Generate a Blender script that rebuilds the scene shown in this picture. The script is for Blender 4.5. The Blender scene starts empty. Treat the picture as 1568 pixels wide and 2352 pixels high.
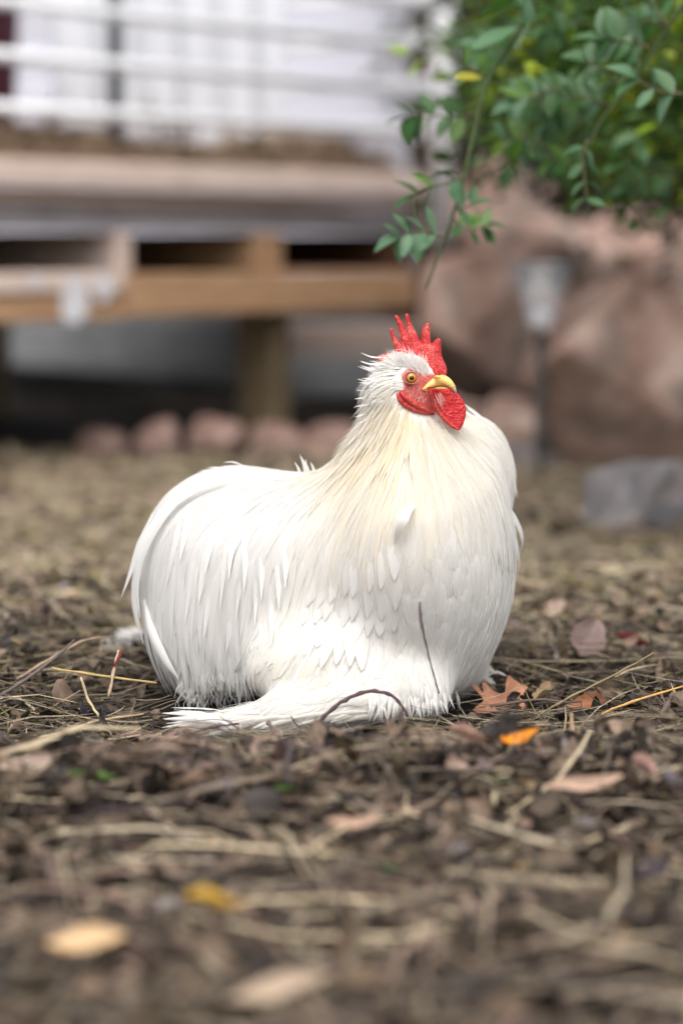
import bpy, math, random
import numpy as np
from mathutils import Vector, Matrix
from mathutils.bvhtree import BVHTree
from mathutils.geometry import delaunay_2d_cdt

# ------------------------------------------------------------------ camera, world, sun, exposure
S = bpy.context.scene
COL = S.collection
random.seed(11)
RNG = np.random.default_rng(11)
CAM_H = 0.35
PITCH = math.atan(598 / 5553)
cam_d = bpy.data.cameras.new('camera')
cam = bpy.data.objects.new('camera', cam_d)
COL.objects.link(cam)
cam.location = (0, 0, CAM_H)
cam.rotation_euler = (math.pi / 2 - PITCH, 0, 0)
cam_d.sensor_fit = 'VERTICAL'
cam_d.sensor_height = 36
cam_d.sensor_width = 24
cam_d.lens = 85
cam_d.clip_start = 0.05
cam_d.clip_end = 500
cam_d.dof.use_dof = True
cam_d.dof.focus_distance = 1.80
cam_d.dof.aperture_fstop = 2.9
S.camera = cam

w = bpy.data.worlds.new('World')
S.world = w
w.use_nodes = True
wn, wl = w.node_tree.nodes, w.node_tree.links
wn.clear()
SUN_EL, SUN_AZ = math.radians(58), math.radians(-178)     # azimuth from +Y towards +X: behind the camera, a little to its left
sky = wn.new('ShaderNodeTexSky')
sky.sky_type = 'NISHITA'
sky.sun_disc = False
sky.sun_elevation = SUN_EL
sky.sun_rotation = SUN_AZ
sky.air_density = 1.0
sky.dust_density = 4.0
sky.ozone_density = 1.0
hs = wn.new('ShaderNodeHueSaturation')                       # an overcast sky: the same sky, greyed by cloud
hs.inputs['Saturation'].default_value = 0.22
bg = wn.new('ShaderNodeBackground')
bg.inputs['Strength'].default_value = 0.15
wo = wn.new('ShaderNodeOutputWorld')
wl.new(sky.outputs[0], hs.inputs['Color'])
wl.new(hs.outputs[0], bg.inputs['Color'])
wl.new(bg.outputs[0], wo.inputs['Surface'])

sun_d = bpy.data.lights.new('sun', 'SUN')
sun_d.energy = 1.0
sun_d.angle = math.radians(75)
sun_d.color = (1.0, 0.965, 0.92)
sun = bpy.data.objects.new('sun', sun_d)
COL.objects.link(sun)
sdir = Vector((math.sin(SUN_AZ) * math.cos(SUN_EL), math.cos(SUN_AZ) * math.cos(SUN_EL), math.sin(SUN_EL)))
sun.rotation_euler = sdir.to_track_quat('Z', 'Y').to_euler()

S.view_settings.view_transform = 'Standard'
S.view_settings.look = 'None'
S.view_settings.exposure = 0.82
S.view_settings.gamma = 1
S.view_settings.use_curve_mapping = False
S.render.engine = 'CYCLES'
S.cycles.use_denoising = True
S.cycles.max_bounces = 12
S.cycles.diffuse_bounces = 9
S.cycles.transparent_max_bounces = 8

# ------------------------------------------------------------------ helpers
FPX = 5553.0                       # focal length in units of a 1568 x 2352 picture
PPM = 3018.0                       # those units per metre where the bird sits
CP, SP = math.cos(PITCH), math.sin(PITCH)


def P(px, py, Y):
    """World point at depth Y that is seen at (px, py) of the photograph."""
    a, b = (px - 784) / FPX, (1176 - py) / FPX
    dy, dz = CP + b * SP, -SP + b * CP
    t = Y / dy
    return Vector((a * t, Y, CAM_H + dz * t))


def proj(p):
    p = np.asarray(p, float)
    y, z = p[..., 1], p[..., 2] - CAM_H
    d = y * CP - z * SP
    u = y * SP + z * CP
    return 784 + FPX * p[..., 0] / d, 1176 - FPX * u / d


def lin(r, g, b):
    f = lambda c: ((c / 255 + 0.055) / 1.055) ** 2.4 if c > 10 else c / 255 / 12.92
    return (f(r), f(g), f(b))


def link(name, me, mat=None, parent=None):
    o = bpy.data.objects.new(name, me)
    COL.objects.link(o)
    if mat is not None and me is not None:
        if not me.materials:
            me.materials.append(mat)
    if parent is not None:
        o.parent = parent
    return o


def tag(o, label=None, cat=None, group=None, kind=None):
    if label: o['label'] = label
    if cat: o['category'] = cat
    if group: o['group'] = group
    if kind: o['kind'] = kind
    return o


def empty(name, loc=(0, 0, 0), label=None, cat=None, group=None):
    o = bpy.data.objects.new(name, None)
    COL.objects.link(o)
    o.location = loc
    o.empty_display_size = 0.05
    return tag(o, label, cat, group)


def np_mesh(name, V, F, smooth=True, col=None, uv=None):
    """V (n,3); F (m,k) array of faces of one size; col (n,3) point colours; uv (n,2) stored as point attribute"""
    me = bpy.data.meshes.new(name)
    V = np.ascontiguousarray(V, np.float32)
    F = np.ascontiguousarray(F, np.int32)
    m, k = F.shape
    me.vertices.add(len(V))
    me.vertices.foreach_set('co', V.ravel())
    me.loops.add(m * k)
    me.loops.foreach_set('vertex_index', F.ravel())
    me.polygons.add(m)
    me.polygons.foreach_set('loop_start', np.arange(0, m * k, k, dtype=np.int32))
    me.polygons.foreach_set('use_smooth', np.full(m, smooth, bool))
    me.update(calc_edges=True)
    if col is not None:
        a = me.color_attributes.new('Col', 'FLOAT_COLOR', 'POINT')
        c = np.ones((len(V), 4), np.float32)
        c[:, :3] = col
        a.data.foreach_set('color', c.ravel())
    if uv is not None:
        a = me.attributes.new('fuv', 'FLOAT2', 'POINT')
        a.data.foreach_set('vector', np.ascontiguousarray(uv, np.float32).ravel())
    me.validate()
    return me


def py_mesh(name, V, F, smooth=False, col=None):
    me = bpy.data.meshes.new(name)
    me.from_pydata([tuple(v) for v in V], [], F)
    me.polygons.foreach_set('use_smooth', [smooth] * len(me.polygons))
    if col is not None:
        a = me.color_attributes.new('Col', 'FLOAT_COLOR', 'POINT')
        c = np.ones((len(V), 4), np.float32)
        c[:, :3] = np.asarray(col)
        a.data.foreach_set('color', c.ravel())
    me.update()
    return me


def vnoise(p, seed=0, octaves=3, lac=2.1, gain=0.5):
    """cheap value noise, vectorised; p (...,3) -> about -1..1"""
    p = np.asarray(p, float)
    out = np.zeros(p.shape[:-1])
    amp, tot = 1.0, 0.0

    def h(i, j, k):
        n = (i * 374761393 + j * 668265263 + k * 2147483647 + seed * 144665) & 0xFFFFFFFF
        n = ((n ^ (n >> 13)) * 1274126177) & 0xFFFFFFFF
        return ((n ^ (n >> 16)) & 0xFFFF) / 32767.5 - 1
    for o in range(octaves):
        q = p * lac ** o + o * 17.3
        i = np.floor(q).astype(np.int64)
        f = q - i
        f = f * f * (3 - 2 * f)
        v = 0
        for dx in (0, 1):
            for dy in (0, 1):
                for dz in (0, 1):
                    wgt = (f[..., 0] if dx else 1 - f[..., 0]) * (f[..., 1] if dy else 1 - f[..., 1]) * (f[..., 2] if dz else 1 - f[..., 2])
                    v = v + wgt * h(i[..., 0] + dx, i[..., 1] + dy, i[..., 2] + dz)
        out += amp * v
        tot += amp
        amp *= gain
    return out / tot


def surfnet(f, lo, hi, h):
    """surface nets of an implicit function (negative inside)"""
    ax = [np.arange(lo[i], hi[i] + h, h, dtype=np.float32) for i in range(3)]
    X, Y, Z = np.meshgrid(*ax, indexing='ij')
    v = f(X, Y, Z).astype(np.float32)
    del X, Y, Z
    s = v < 0
    c = np.zeros(tuple(n - 1 for n in s.shape), np.int8)
    for dx in (0, 1):
        for dy in (0, 1):
            for dz in (0, 1):
                c += s[dx:s.shape[0] - 1 + dx, dy:s.shape[1] - 1 + dy, dz:s.shape[2] - 1 + dz]
    act = (c > 0) & (c < 8)
    I = np.argwhere(act)
    idx = -np.ones(act.shape, np.int64)
    idx[act] = np.arange(len(I))
    acc = np.zeros((len(I), 3))
    cnt = np.zeros(len(I))
    corners = [(a, b, d) for a in (0, 1) for b in (0, 1) for d in (0, 1)]
    for a in corners:
        for k in range(3):
            if a[k] == 0:
                b = list(a); b[k] = 1
                va = v[I[:, 0] + a[0], I[:, 1] + a[1], I[:, 2] + a[2]]
                vb = v[I[:, 0] + b[0], I[:, 1] + b[1], I[:, 2] + b[2]]
                m = (va < 0) != (vb < 0)
                t = np.where(m, va / np.where(m, va - vb, 1), 0)
                p = np.array(a, float)[None, :] + np.zeros((len(I), 3))
                p[:, k] += t
                acc[m] += p[m]
                cnt[m] += 1
    V = (I + acc / cnt[:, None]) * h + np.array([a[0] for a in ax])
    Fs = []
    for k in range(3):
        sl0 = [slice(None)] * 3; sl1 = [slice(None)] * 3
        sl0[k] = slice(0, -1); sl1[k] = slice(1, None)
        E = np.argwhere(s[tuple(sl0)] != s[tuple(sl1)])
        u, w_ = (k + 1) % 3, (k + 2) % 3
        ok = (E[:, u] > 0) & (E[:, w_] > 0) & (E[:, u] < act.shape[u]) & (E[:, w_] < act.shape[w_])
        E = E[ok]

        def cell(du, dw):
            q = E.copy(); q[:, u] -= du; q[:, w_] -= dw
            return idx[q[:, 0], q[:, 1], q[:, 2]]
        quad = np.stack([cell(1, 1), cell(0, 1), cell(0, 0), cell(1, 0)], 1)
        flip = ~s[E[:, 0], E[:, 1], E[:, 2]]
        quad[flip] = quad[flip][:, ::-1]
        Fs.append(quad)
    F = np.concatenate(Fs)
    F = F[(F >= 0).all(1)]
    return V, F


def smin(a, b, k):
    hh = np.clip(0.5 + 0.5 * (b - a) / k, 0, 1)
    return b * (1 - hh) + a * hh - k * hh * (1 - hh)


def sd_ell(X, Y, Z, c, r):
    k0 = np.sqrt(((X - c[0]) / r[0]) ** 2 + ((Y - c[1]) / r[1]) ** 2 + ((Z - c[2]) / r[2]) ** 2)
    k1 = np.sqrt(((X - c[0]) / r[0] ** 2) ** 2 + ((Y - c[1]) / r[1] ** 2) ** 2 + ((Z - c[2]) / r[2] ** 2) ** 2) + 1e-6
    return k0 * (k0 - 1) / k1


def sd_cone(X, Y, Z, a, b, ra, rb):
    ab = np.array(b) - np.array(a)
    t = ((X - a[0]) * ab[0] + (Y - a[1]) * ab[1] + (Z - a[2]) * ab[2]) / (ab @ ab)
    t = np.clip(t, 0, 1)
    d = np.sqrt((X - a[0] - t * ab[0]) ** 2 + (Y - a[1] - t * ab[1]) ** 2 + (Z - a[2] - t * ab[2]) ** 2)
    return d - (ra + (rb - ra) * t)


def sd_poly(x, y, pts):
    """signed distance to a polygon, negative inside"""
    pts = np.asarray(pts, float)
    d = np.full(x.shape, 1e9)
    inside = np.zeros(x.shape, bool)
    n = len(pts)
    for i in range(n):
        a, b = pts[i], pts[(i + 1) % n]
        e = b - a
        wx, wy = x - a[0], y - a[1]
        t = np.clip((wx * e[0] + wy * e[1]) / (e @ e + 1e-12), 0, 1)
        d = np.minimum(d, (wx - t * e[0]) ** 2 + (wy - t * e[1]) ** 2)
        c = ((a[1] > y) != (b[1] > y)) & (x < (b[0] - a[0]) * (y - a[1]) / (b[1] - a[1] + 1e-12) + a[0])
        inside ^= c
    return np.where(inside, -1, 1) * np.sqrt(d)


def catmull(pts, n):
    pts = [Vector(p) for p in pts]
    q = [pts[0] * 2 - pts[1]] + pts + [pts[-1] * 2 - pts[-2]]
    out = []
    for i in range(1, len(q) - 2):
        for j in range(n):
            t = j / n
            a, b, c, d = q[i - 1], q[i], q[i + 1], q[i + 2]
            out.append(0.5 * ((2 * b) + (c - a) * t + (2 * a - 5 * b + 4 * c - d) * t * t + (3 * b - a - 3 * c + d) * t ** 3))
    out.append(pts[-1])
    return out


def tube(pts, radii, seg=8, cap=True, squash=None):
    """swept tube: verts, faces. squash = (scale across, scale along up)"""
    pts = [Vector(p) for p in pts]
    V, F = [], []
    up = None
    for i, p in enumerate(pts):
        t = (pts[min(i + 1, len(pts) - 1)] - pts[max(i - 1, 0)]).normalized()
        if up is None:
            up = Vector((0, 0, 1)) if abs(t.z) < .9 else Vector((1, 0, 0))
        a = t.cross(up).normalized()
        up = a.cross(t).normalized()
        r = radii[i] if hasattr(radii, '__len__') else radii
        sa, sb = squash or (1, 1)
        for k in range(seg):
            th = 2 * math.pi * k / seg
            V.append(p + a * (math.cos(th) * r * sa) + up * (math.sin(th) * r * sb))
    for i in range(len(pts) - 1):
        for k in range(seg):
            k2 = (k + 1) % seg
            F.append((i * seg + k, i * seg + k2, (i + 1) * seg + k2, (i + 1) * seg + k))
    if cap:
        F.append(tuple(range(seg - 1, -1, -1)))
        n = (len(pts) - 1) * seg
        F.append(tuple(n + k for k in range(seg)))
    return V, F


def box(sx, sy, sz, bev=0.003, name='box'):
    """bevelled box mesh centred at the origin"""
    import bmesh
    bm = bmesh.new()
    bmesh.ops.create_cube(bm, size=1)
    for v in bm.verts:
        v.co = (v.co.x * sx, v.co.y * sy, v.co.z * sz)
    if bev:
        bmesh.ops.bevel(bm, geom=list(bm.edges), offset=bev, segments=2, affect='EDGES', profile=0.6)
    me = bpy.data.meshes.new(name)
    bm.to_mesh(me)
    bm.free()
    return me


# ------------------------------------------------------------------ materials
def newmat(name):
    m = bpy.data.materials.new(name)
    m.use_nodes = True
    nt = m.node_tree
    nt.nodes.clear()
    out = nt.nodes.new('ShaderNodeOutputMaterial')
    return m, nt, nt.nodes, nt.links, out


def noise_node(N, L, scale, detail=5, rough=.6, coord='Object', stretch=None):
    tc = N.new('ShaderNodeTexCoord')
    n = N.new('ShaderNodeTexNoise')
    n.inputs['Scale'].default_value = scale
    n.inputs['Detail'].default_value = detail
    n.inputs['Roughness'].default_value = rough
    if stretch:
        mp = N.new('ShaderNodeMapping')
        mp.inputs['Scale'].default_value = stretch
        L.new(tc.outputs[coord], mp.inputs['Vector'])
        L.new(mp.outputs[0], n.inputs['Vector'])
    else:
        L.new(tc.outputs[coord], n.inputs['Vector'])
    return n


def ramp(N, stops):
    r = N.new('ShaderNodeValToRGB')
    e = r.color_ramp.elements
    while len(e) < len(stops):
        e.new(0.5)
    for x, (p, c) in zip(e, stops):
        x.position = p
        x.color = (*c, 1)
    return r


def bump(N, L, src, strength, dist=0.002):
    b = N.new('ShaderNodeBump')
    b.inputs['Strength'].default_value = strength
    b.inputs['Distance'].default_value = dist
    L.new(src, b.inputs['Height'])
    return b


def solid_mat(name, stops, scale=30, rough=.8, bumps=.4, stretch=None, spec=.3, bdist=.003, detail=6, coord='Object'):
    m, nt, N, L, out = newmat(name)
    n = noise_node(N, L, scale, detail, .62, coord, stretch)
    r = ramp(N, stops)
    L.new(n.outputs['Fac'], r.inputs['Fac'])
    b = N.new('ShaderNodeBsdfPrincipled')
    b.inputs['Roughness'].default_value = rough
    b.inputs['Specular IOR Level'].default_value = spec
    L.new(r.outputs[0], b.inputs['Base Color'])
    if bumps:
        bb = bump(N, L, n.outputs['Fac'], bumps, bdist)
        L.new(bb.outputs[0], b.inputs['Normal'])
    L.new(b.outputs[0], out.inputs['Surface'])
    return m


def vcol_mat(name, rough=.8, spec=.25, var=.35, vscale=120, trans=0.0, bumps=.3, bscale=400, bdist=.0008):
    """colour from the mesh's own point colours, broken up by noise"""
    m, nt, N, L, out = newmat(name)
    at = N.new('ShaderNodeVertexColor')
    at.layer_name = 'Col'
    n = noise_node(N, L, vscale, 4)
    mr = N.new('ShaderNodeMapRange')
    mr.inputs['From Min'].default_value = .25
    mr.inputs['From Max'].default_value = .75
    mr.inputs['To Min'].default_value = 1 - var
    mr.inputs['To Max'].default_value = 1 + var
    L.new(n.outputs['Fac'], mr.inputs['Value'])
    mx = N.new('ShaderNodeVectorMath')
    mx.operation = 'SCALE'
    L.new(at.outputs['Color'], mx.inputs[0])
    L.new(mr.outputs[0], mx.inputs['Scale'])
    b = N.new('ShaderNodeBsdfPrincipled')
    b.inputs['Roughness'].default_value = rough
    b.inputs['Specular IOR Level'].default_value = spec
    L.new(mx.outputs[0], b.inputs['Base Color'])
    if bumps:
        n2 = noise_node(N, L, bscale, 3)
        bb = bump(N, L, n2.outputs['Fac'], bumps, bdist)
        L.new(bb.outputs[0], b.inputs['Normal'])
    sh = b.outputs[0]
    if trans:
        t = N.new('ShaderNodeBsdfTranslucent')
        L.new(mx.outputs[0], t.inputs['Color'])
        ms = N.new('ShaderNodeMixShader')
        ms.inputs[0].default_value = trans
        L.new(sh, ms.inputs[1])
        L.new(t.outputs[0], ms.inputs[2])
        sh = ms.outputs[0]
    L.new(sh, out.inputs['Surface'])
    return m


M = {}
M['litter'] = vcol_mat('dry litter', .75, .3, .4, 90)
M['leaf_dry'] = vcol_mat('dead leaf', .6, .35, .38, 70, trans=.12, bumps=.5, bscale=250, bdist=.001)
M['leaf_green'] = vcol_mat('green leaf', .38, .5, .22, 60, trans=.28, bumps=.15, bscale=150)
M['bark'] = vcol_mat('twig bark', .75, .3, .3, 250, bumps=.5, bscale=600)

# feathers: diffuse with some light passing through the vane, fine barbs as relief
m, nt, N, L, out = newmat('feather')
at = N.new('ShaderNodeVertexColor'); at.layer_name = 'Col'
fu = N.new('ShaderNodeAttribute'); fu.attribute_name = 'fuv'
sx = N.new('ShaderNodeSeparateXYZ')
L.new(fu.outputs['Vector'], sx.inputs[0])
ab = N.new('ShaderNodeMath'); ab.operation = 'ABSOLUTE'
L.new(sx.outputs['X'], ab.inputs[0])
m1 = N.new('ShaderNodeMath'); m1.operation = 'MULTIPLY_ADD'
m1.inputs[1].default_value = -.25
L.new(ab.outputs[0], m1.inputs[0]); L.new(sx.outputs['Y'], m1.inputs[2])
cx = N.new('ShaderNodeCombineXYZ')
m2 = N.new('ShaderNodeMath'); m2.operation = 'MULTIPLY'; m2.inputs[1].default_value = 30
L.new(m1.outputs[0], m2.inputs[0]); L.new(m2.outputs[0], cx.inputs['X'])
nz = N.new('ShaderNodeTexNoise'); nz.inputs['Scale'].default_value = 1.5; nz.inputs['Detail'].default_value = 3
L.new(cx.outputs[0], nz.inputs['Vector'])
bb = bump(N, L, nz.outputs['Fac'], .35, .0006)
df = N.new('ShaderNodeBsdfDiffuse'); df.inputs['Roughness'].default_value = .3
tr = N.new('ShaderNodeBsdfTranslucent')
L.new(at.outputs[0], df.inputs[0]); L.new(at.outputs[0], tr.inputs[0])
L.new(bb.outputs[0], df.inputs['Normal'])
ms = N.new('ShaderNodeMixShader'); ms.inputs[0].default_value = .45
L.new(df.outputs[0], ms.inputs[1]); L.new(tr.outputs[0], ms.inputs[2])
gl = N.new('ShaderNodeBsdfGlossy'); gl.inputs['Roughness'].default_value = .45; gl.inputs[0].default_value = (1, 1, 1, 1)
ms2 = N.new('ShaderNodeMixShader'); ms2.inputs[0].default_value = .03
L.new(ms.outputs[0], ms2.inputs[1]); L.new(gl.outputs[0], ms2.inputs[2])
L.new(ms2.outputs[0], out.inputs['Surface'])
M['feather'] = m


# red comb skin
def skin_mat(name, c0, c1, c2, scale=900, bs=.6, rough=.52, sss=.2):
    m, nt, N, L, out = newmat(name)
    n = noise_node(N, L, scale, 2, .5)
    v = N.new('ShaderNodeTexVoronoi'); v.inputs['Scale'].default_value = scale * 1.1
    tc = N.new('ShaderNodeTexCoord'); L.new(tc.outputs['Object'], v.inputs['Vector'])
    big = noise_node(N, L, 90, 3)
    r = ramp(N, [(.0, c1), (.45, c0), (.9, c2)])
    ad = N.new('ShaderNodeMath'); ad.operation = 'MULTIPLY_ADD'; ad.inputs[1].default_value = .6
    L.new(v.outputs['Distance'], ad.inputs[0])
    sb = N.new('ShaderNodeMath'); sb.operation = 'MULTIPLY_ADD'; sb.inputs[1].default_value = .9; sb.inputs[2].default_value = -.28
    L.new(big.outputs['Fac'], sb.inputs[0]); L.new(sb.outputs[0], ad.inputs[2])
    L.new(ad.outputs[0], r.inputs['Fac'])
    b = N.new('ShaderNodeBsdfPrincipled')
    b.inputs['Roughness'].default_value = rough
    b.inputs['Specular IOR Level'].default_value = .45
    b.inputs['Subsurface Weight'].default_value = sss
    b.inputs['Subsurface Radius'].default_value = (.004, .0012, .0008)
    b.inputs['Subsurface Scale'].default_value = 1.0
    L.new(r.outputs[0], b.inputs['Base Color'])
    iv = N.new('ShaderNodeMath'); iv.operation = 'SUBTRACT'; iv.inputs[0].default_value = 1
    L.new(v.outputs['Distance'], iv.inputs[1])
    bb = bump(N, L, iv.outputs[0], bs, .0012)
    L.new(bb.outputs[0], b.inputs['Normal'])
    L.new(b.outputs[0], out.inputs['Surface'])
    return m


M['comb'] = skin_mat('comb skin', (.52, .022, .022), (.30, .008, .012), (.76, .22, .19), 820, .35)
M['wattle'] = skin_mat('wattle skin', (.50, .012, .016), (.30, .006, .010), (.62, .06, .05), 700, .4, .38)
M['lobe'] = skin_mat('ear lobe skin', (.52, .04, .035), (.33, .015, .015), (.66, .15, .11), 600, .5, .45)

# body skin: feathered white or bare red face, by its own point colour
M['body'] = vcol_mat('down and bare skin', .6, .3, .18, 500, bumps=.7, bscale=900, bdist=.0012)


def wood(name, c0, c1, c2, rough=.8):
    return solid_mat(name, [(.25, c0), (.5, c1), (.75, c2)], 9, rough, .5, (1.2, 14, 14), .2)


M['wood_pink'] = wood('weathered pinkish board', (.46, .34, .29), (.66, .52, .45), (.74, .61, .55))
M['wood_grey'] = wood('greyed pallet board', (.16, .14, .14), (.30, .27, .28), (.42, .39, .40))
M['wood_orange'] = wood('orange brown pallet board', (.27, .15, .08), (.42, .25, .14), (.52, .35, .22))
M['wood_post'] = wood('olive brown treated post', (.07, .05, .03), (.13, .095, .055), (.18, .14, .09))
M['wood_dark'] = wood('dark brown framing', (.04, .018, .010), (.09, .04, .022), (.14, .07, .04))
M['beam'] = solid_mat('weathered grey timber', [(.2, (.20, .205, .20)), (.5, (.40, .41, .42)), (.8, (.56, .57, .60))], 7, .85, .5, (1, 5, 5))
M['dropping'] = solid_mat('whitewash splash', [(.3, (.5, .48, .5)), (.7, (.78, .77, .8))], 60, .8, .3)
M['white'] = solid_mat('white painted pipe', [(.3, (.84, .84, .86)), (.7, (.90, .90, .92))], 20, .35, .05, None, .5)
M['sheet'] = solid_mat('white sheet', [(.3, (.72, .73, .78)), (.7, (.82, .83, .87))], 6, .6, .3, None, .3, .01)
M['siding'] = solid_mat('pale lavender grey siding', [(.3, (.56, .56, .63)), (.7, (.66, .66, .73))], 8, .6, .1, (1, 1, 6))
M['metal_dark'] = solid_mat('dark grey steel', [(.3, (.06, .07, .08)), (.7, (.12, .13, .15))], 40, .5, .1)
M['maroon'] = solid_mat('maroon plastic', [(.3, (.07, .012, .03)), (.7, (.12, .025, .055))], 30, .4, .1, None, .5)
M['stake'] = solid_mat('grey metal stake', [(.3, (.035, .034, .034)), (.7, (.07, .067, .067))], 60, .8, .1, None, .1)


def stone(name, a, b, c, g, scale=4.0):
    m, nt, N, L, out = newmat(name)
    n = noise_node(N, L, scale * 2, 8, .65)
    r = ramp(N, [(.34, a), (.5, b), (.64, c)])
    L.new(n.outputs['Fac'], r.inputs['Fac'])
    n2 = noise_node(N, L, scale * 1.3, 5, .6)
    n2.inputs['Distortion'].default_value = .8
    r2 = ramp(N, [(.5, (0, 0, 0)), (.66, (1, 1, 1))])
    L.new(n2.outputs['Fac'], r2.inputs['Fac'])
    mx = N.new('ShaderNodeMix'); mx.data_type = 'RGBA'
    mx.inputs['B'].default_value = (*g, 1)
    L.new(r2.outputs[0], mx.inputs['Factor']); L.new(r.outputs[0], mx.inputs['A'])
    bs = N.new('ShaderNodeBsdfPrincipled'); bs.inputs['Roughness'].default_value = .9
    bs.inputs['Specular IOR Level'].default_value = .2
    L.new(mx.outputs['Result'], bs.inputs['Base Color'])
    n3 = noise_node(N, L, scale * 14, 7, .7)
    bb = bump(N, L, n3.outputs['Fac'], .7, .01)
    L.new(bb.outputs[0], bs.inputs['Normal'])
    L.new(bs.outputs[0], out.inputs['Surface'])
    return m


M['bed'] = solid_mat('matted bedding', [(.25, lin(84, 68, 56)), (.5, lin(126, 106, 88)), (.75, lin(158, 136, 112))], 22, .95, .8, (1, 1, 2), .1, .01)
M['rock'] = stone('pink sandstone', (.19, .115, .088), (.40, .265, .215), (.57, .43, .365), (.15, .13, .11))
M['rock_grey'] = stone('grey brown stone', (.16, .15, .15), (.30, .27, .27), (.44, .38, .37), (.15, .155, .175), 9)
M['rock_edge'] = stone('pinkish edging stone', (.15, .09, .07), (.27, .17, .14), (.38, .26, .22), (.14, .11, .10), 7)

# soil
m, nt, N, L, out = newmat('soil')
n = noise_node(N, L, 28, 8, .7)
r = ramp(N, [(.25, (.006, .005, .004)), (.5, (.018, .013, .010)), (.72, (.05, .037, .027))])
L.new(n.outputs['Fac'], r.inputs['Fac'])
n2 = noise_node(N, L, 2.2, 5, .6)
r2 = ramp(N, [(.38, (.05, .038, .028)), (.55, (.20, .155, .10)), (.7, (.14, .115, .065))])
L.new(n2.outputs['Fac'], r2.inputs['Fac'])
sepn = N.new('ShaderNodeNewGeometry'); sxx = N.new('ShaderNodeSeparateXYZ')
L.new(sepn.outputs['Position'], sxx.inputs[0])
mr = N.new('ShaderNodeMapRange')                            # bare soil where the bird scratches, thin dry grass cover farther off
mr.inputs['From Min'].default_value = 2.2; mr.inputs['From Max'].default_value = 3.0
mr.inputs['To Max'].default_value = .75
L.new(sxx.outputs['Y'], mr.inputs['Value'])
mr2 = N.new('ShaderNodeMapRange')                           # grass colour ends at the stand; its deep shade painted as dark soil
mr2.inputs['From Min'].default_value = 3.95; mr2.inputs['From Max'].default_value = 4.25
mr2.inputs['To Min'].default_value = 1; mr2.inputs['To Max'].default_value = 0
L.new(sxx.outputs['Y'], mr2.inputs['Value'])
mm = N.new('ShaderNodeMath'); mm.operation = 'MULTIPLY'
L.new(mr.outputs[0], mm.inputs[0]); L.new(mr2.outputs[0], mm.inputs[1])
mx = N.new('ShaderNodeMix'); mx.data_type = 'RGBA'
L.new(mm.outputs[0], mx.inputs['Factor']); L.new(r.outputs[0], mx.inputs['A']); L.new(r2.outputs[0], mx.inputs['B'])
bs = N.new('ShaderNodeBsdfPrincipled'); bs.inputs['Roughness'].default_value = .95; bs.inputs['Specular IOR Level'].default_value = .15
L.new(mx.outputs['Result'], bs.inputs['Base Color'])
bb = bump(N, L, n.outputs['Fac'], .9, .02); L.new(bb.outputs[0], bs.inputs['Normal'])
L.new(bs.outputs[0], out.inputs['Surface'])
M['soil'] = m


# ------------------------------------------------------------------ ground
def zg(x, y):
    x = np.asarray(x, float); y = np.asarray(y, float)
    p = np.stack([x, y, np.zeros_like(x + y)], -1) if np.ndim(x + y) else np.array([float(x), float(y), 0.])
    ridge = .022 * np.exp(-((y - 1.50 - .05 * np.sin(x * 5)) / .10) ** 2)
    n = .010 * vnoise(p * np.array([6, 6, 1]), 3, 3) + .008 * vnoise(p * np.array([22, 22, 1]), 5, 3)
    under = np.exp(-(((x + .01) / .23) ** 4 + ((y - 1.80) / .19) ** 4))
    far = np.clip((y - 2.4) / 2.5, 0, 1)
    return ridge + n * (1 - .85 * under) * (1 + far) - .009 * under


def spaced(a0, core0, core1, a1, step, grow=1.35):
    mid = list(np.arange(core0, core1, step))
    lo, s = [], step
    x = core0
    while x > a0:
        s *= grow; x -= s; lo.append(x)
    hi, s = [], step
    x = mid[-1]
    while x < a1:
        s *= grow; x += s; hi.append(x)
    return np.array(lo[::-1] + mid + hi)


gx = spaced(-120, -1.0, 1.0, 120, .016)
gy = spaced(-60, .8, 3.6, 220, .016)
GX, GY = np.meshgrid(gx, gy, indexing='ij')
GZ = zg(GX, GY)
nx, ny = GX.shape
ii = np.arange(nx * ny).reshape(nx, ny)
F = np.stack([ii[:-1, :-1], ii[1:, :-1], ii[1:, 1:], ii[:-1, 1:]], -1).reshape(-1, 4)
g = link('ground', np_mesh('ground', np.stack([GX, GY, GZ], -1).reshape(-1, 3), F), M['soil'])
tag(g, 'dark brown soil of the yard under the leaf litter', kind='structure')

BASE = {  # half extents of what litter must stay out of
}


def ground_z(x, y):
    return float(zg(float(x), float(y)))


# ------------------------------------------------------------------ coop: caged run on a pallet stand, dark crawl space behind
CL, CR = P(0, 578, 3.8), P(950, 578, 4.63)
e = Vector((CR.x - CL.x, CR.y - CL.y, 0)); LEN = e.length; e.normalize()
back = Vector((-e.y, e.x, 0))
ROTZ = math.atan2(e.y, e.x)


def fp(u, v, z):
    """point of the stand: u along its front, v behind the front, z up"""
    return Vector((CL.x, CL.y, 0)) + e * u + back * v + Vector((0, 0, z))


def u_at(px):
    """front coordinate u seen at picture column px"""
    k = (px - 784) / FPX
    # CL.x + e.x*u = k*(CL.y + e.y*u)  (pitch ignored near the horizon row)
    return (k * CL.y - CL.x) / (e.x - k * e.y)


def plank(name, u0, u1, v0, v1, z0, z1, mat, parent, bev=.004):
    me = box(u1 - u0, v1 - v0, z1 - z0, bev, name)
    o = link(name, me, mat, parent)
    c = fp((u0 + u1) / 2, (v0 + v1) / 2, (z0 + z1) / 2)
    o.location = c - (parent.location if parent else Vector((0, 0, 0)))
    o.rotation_euler = (0, 0, ROTZ)
    return o


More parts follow.
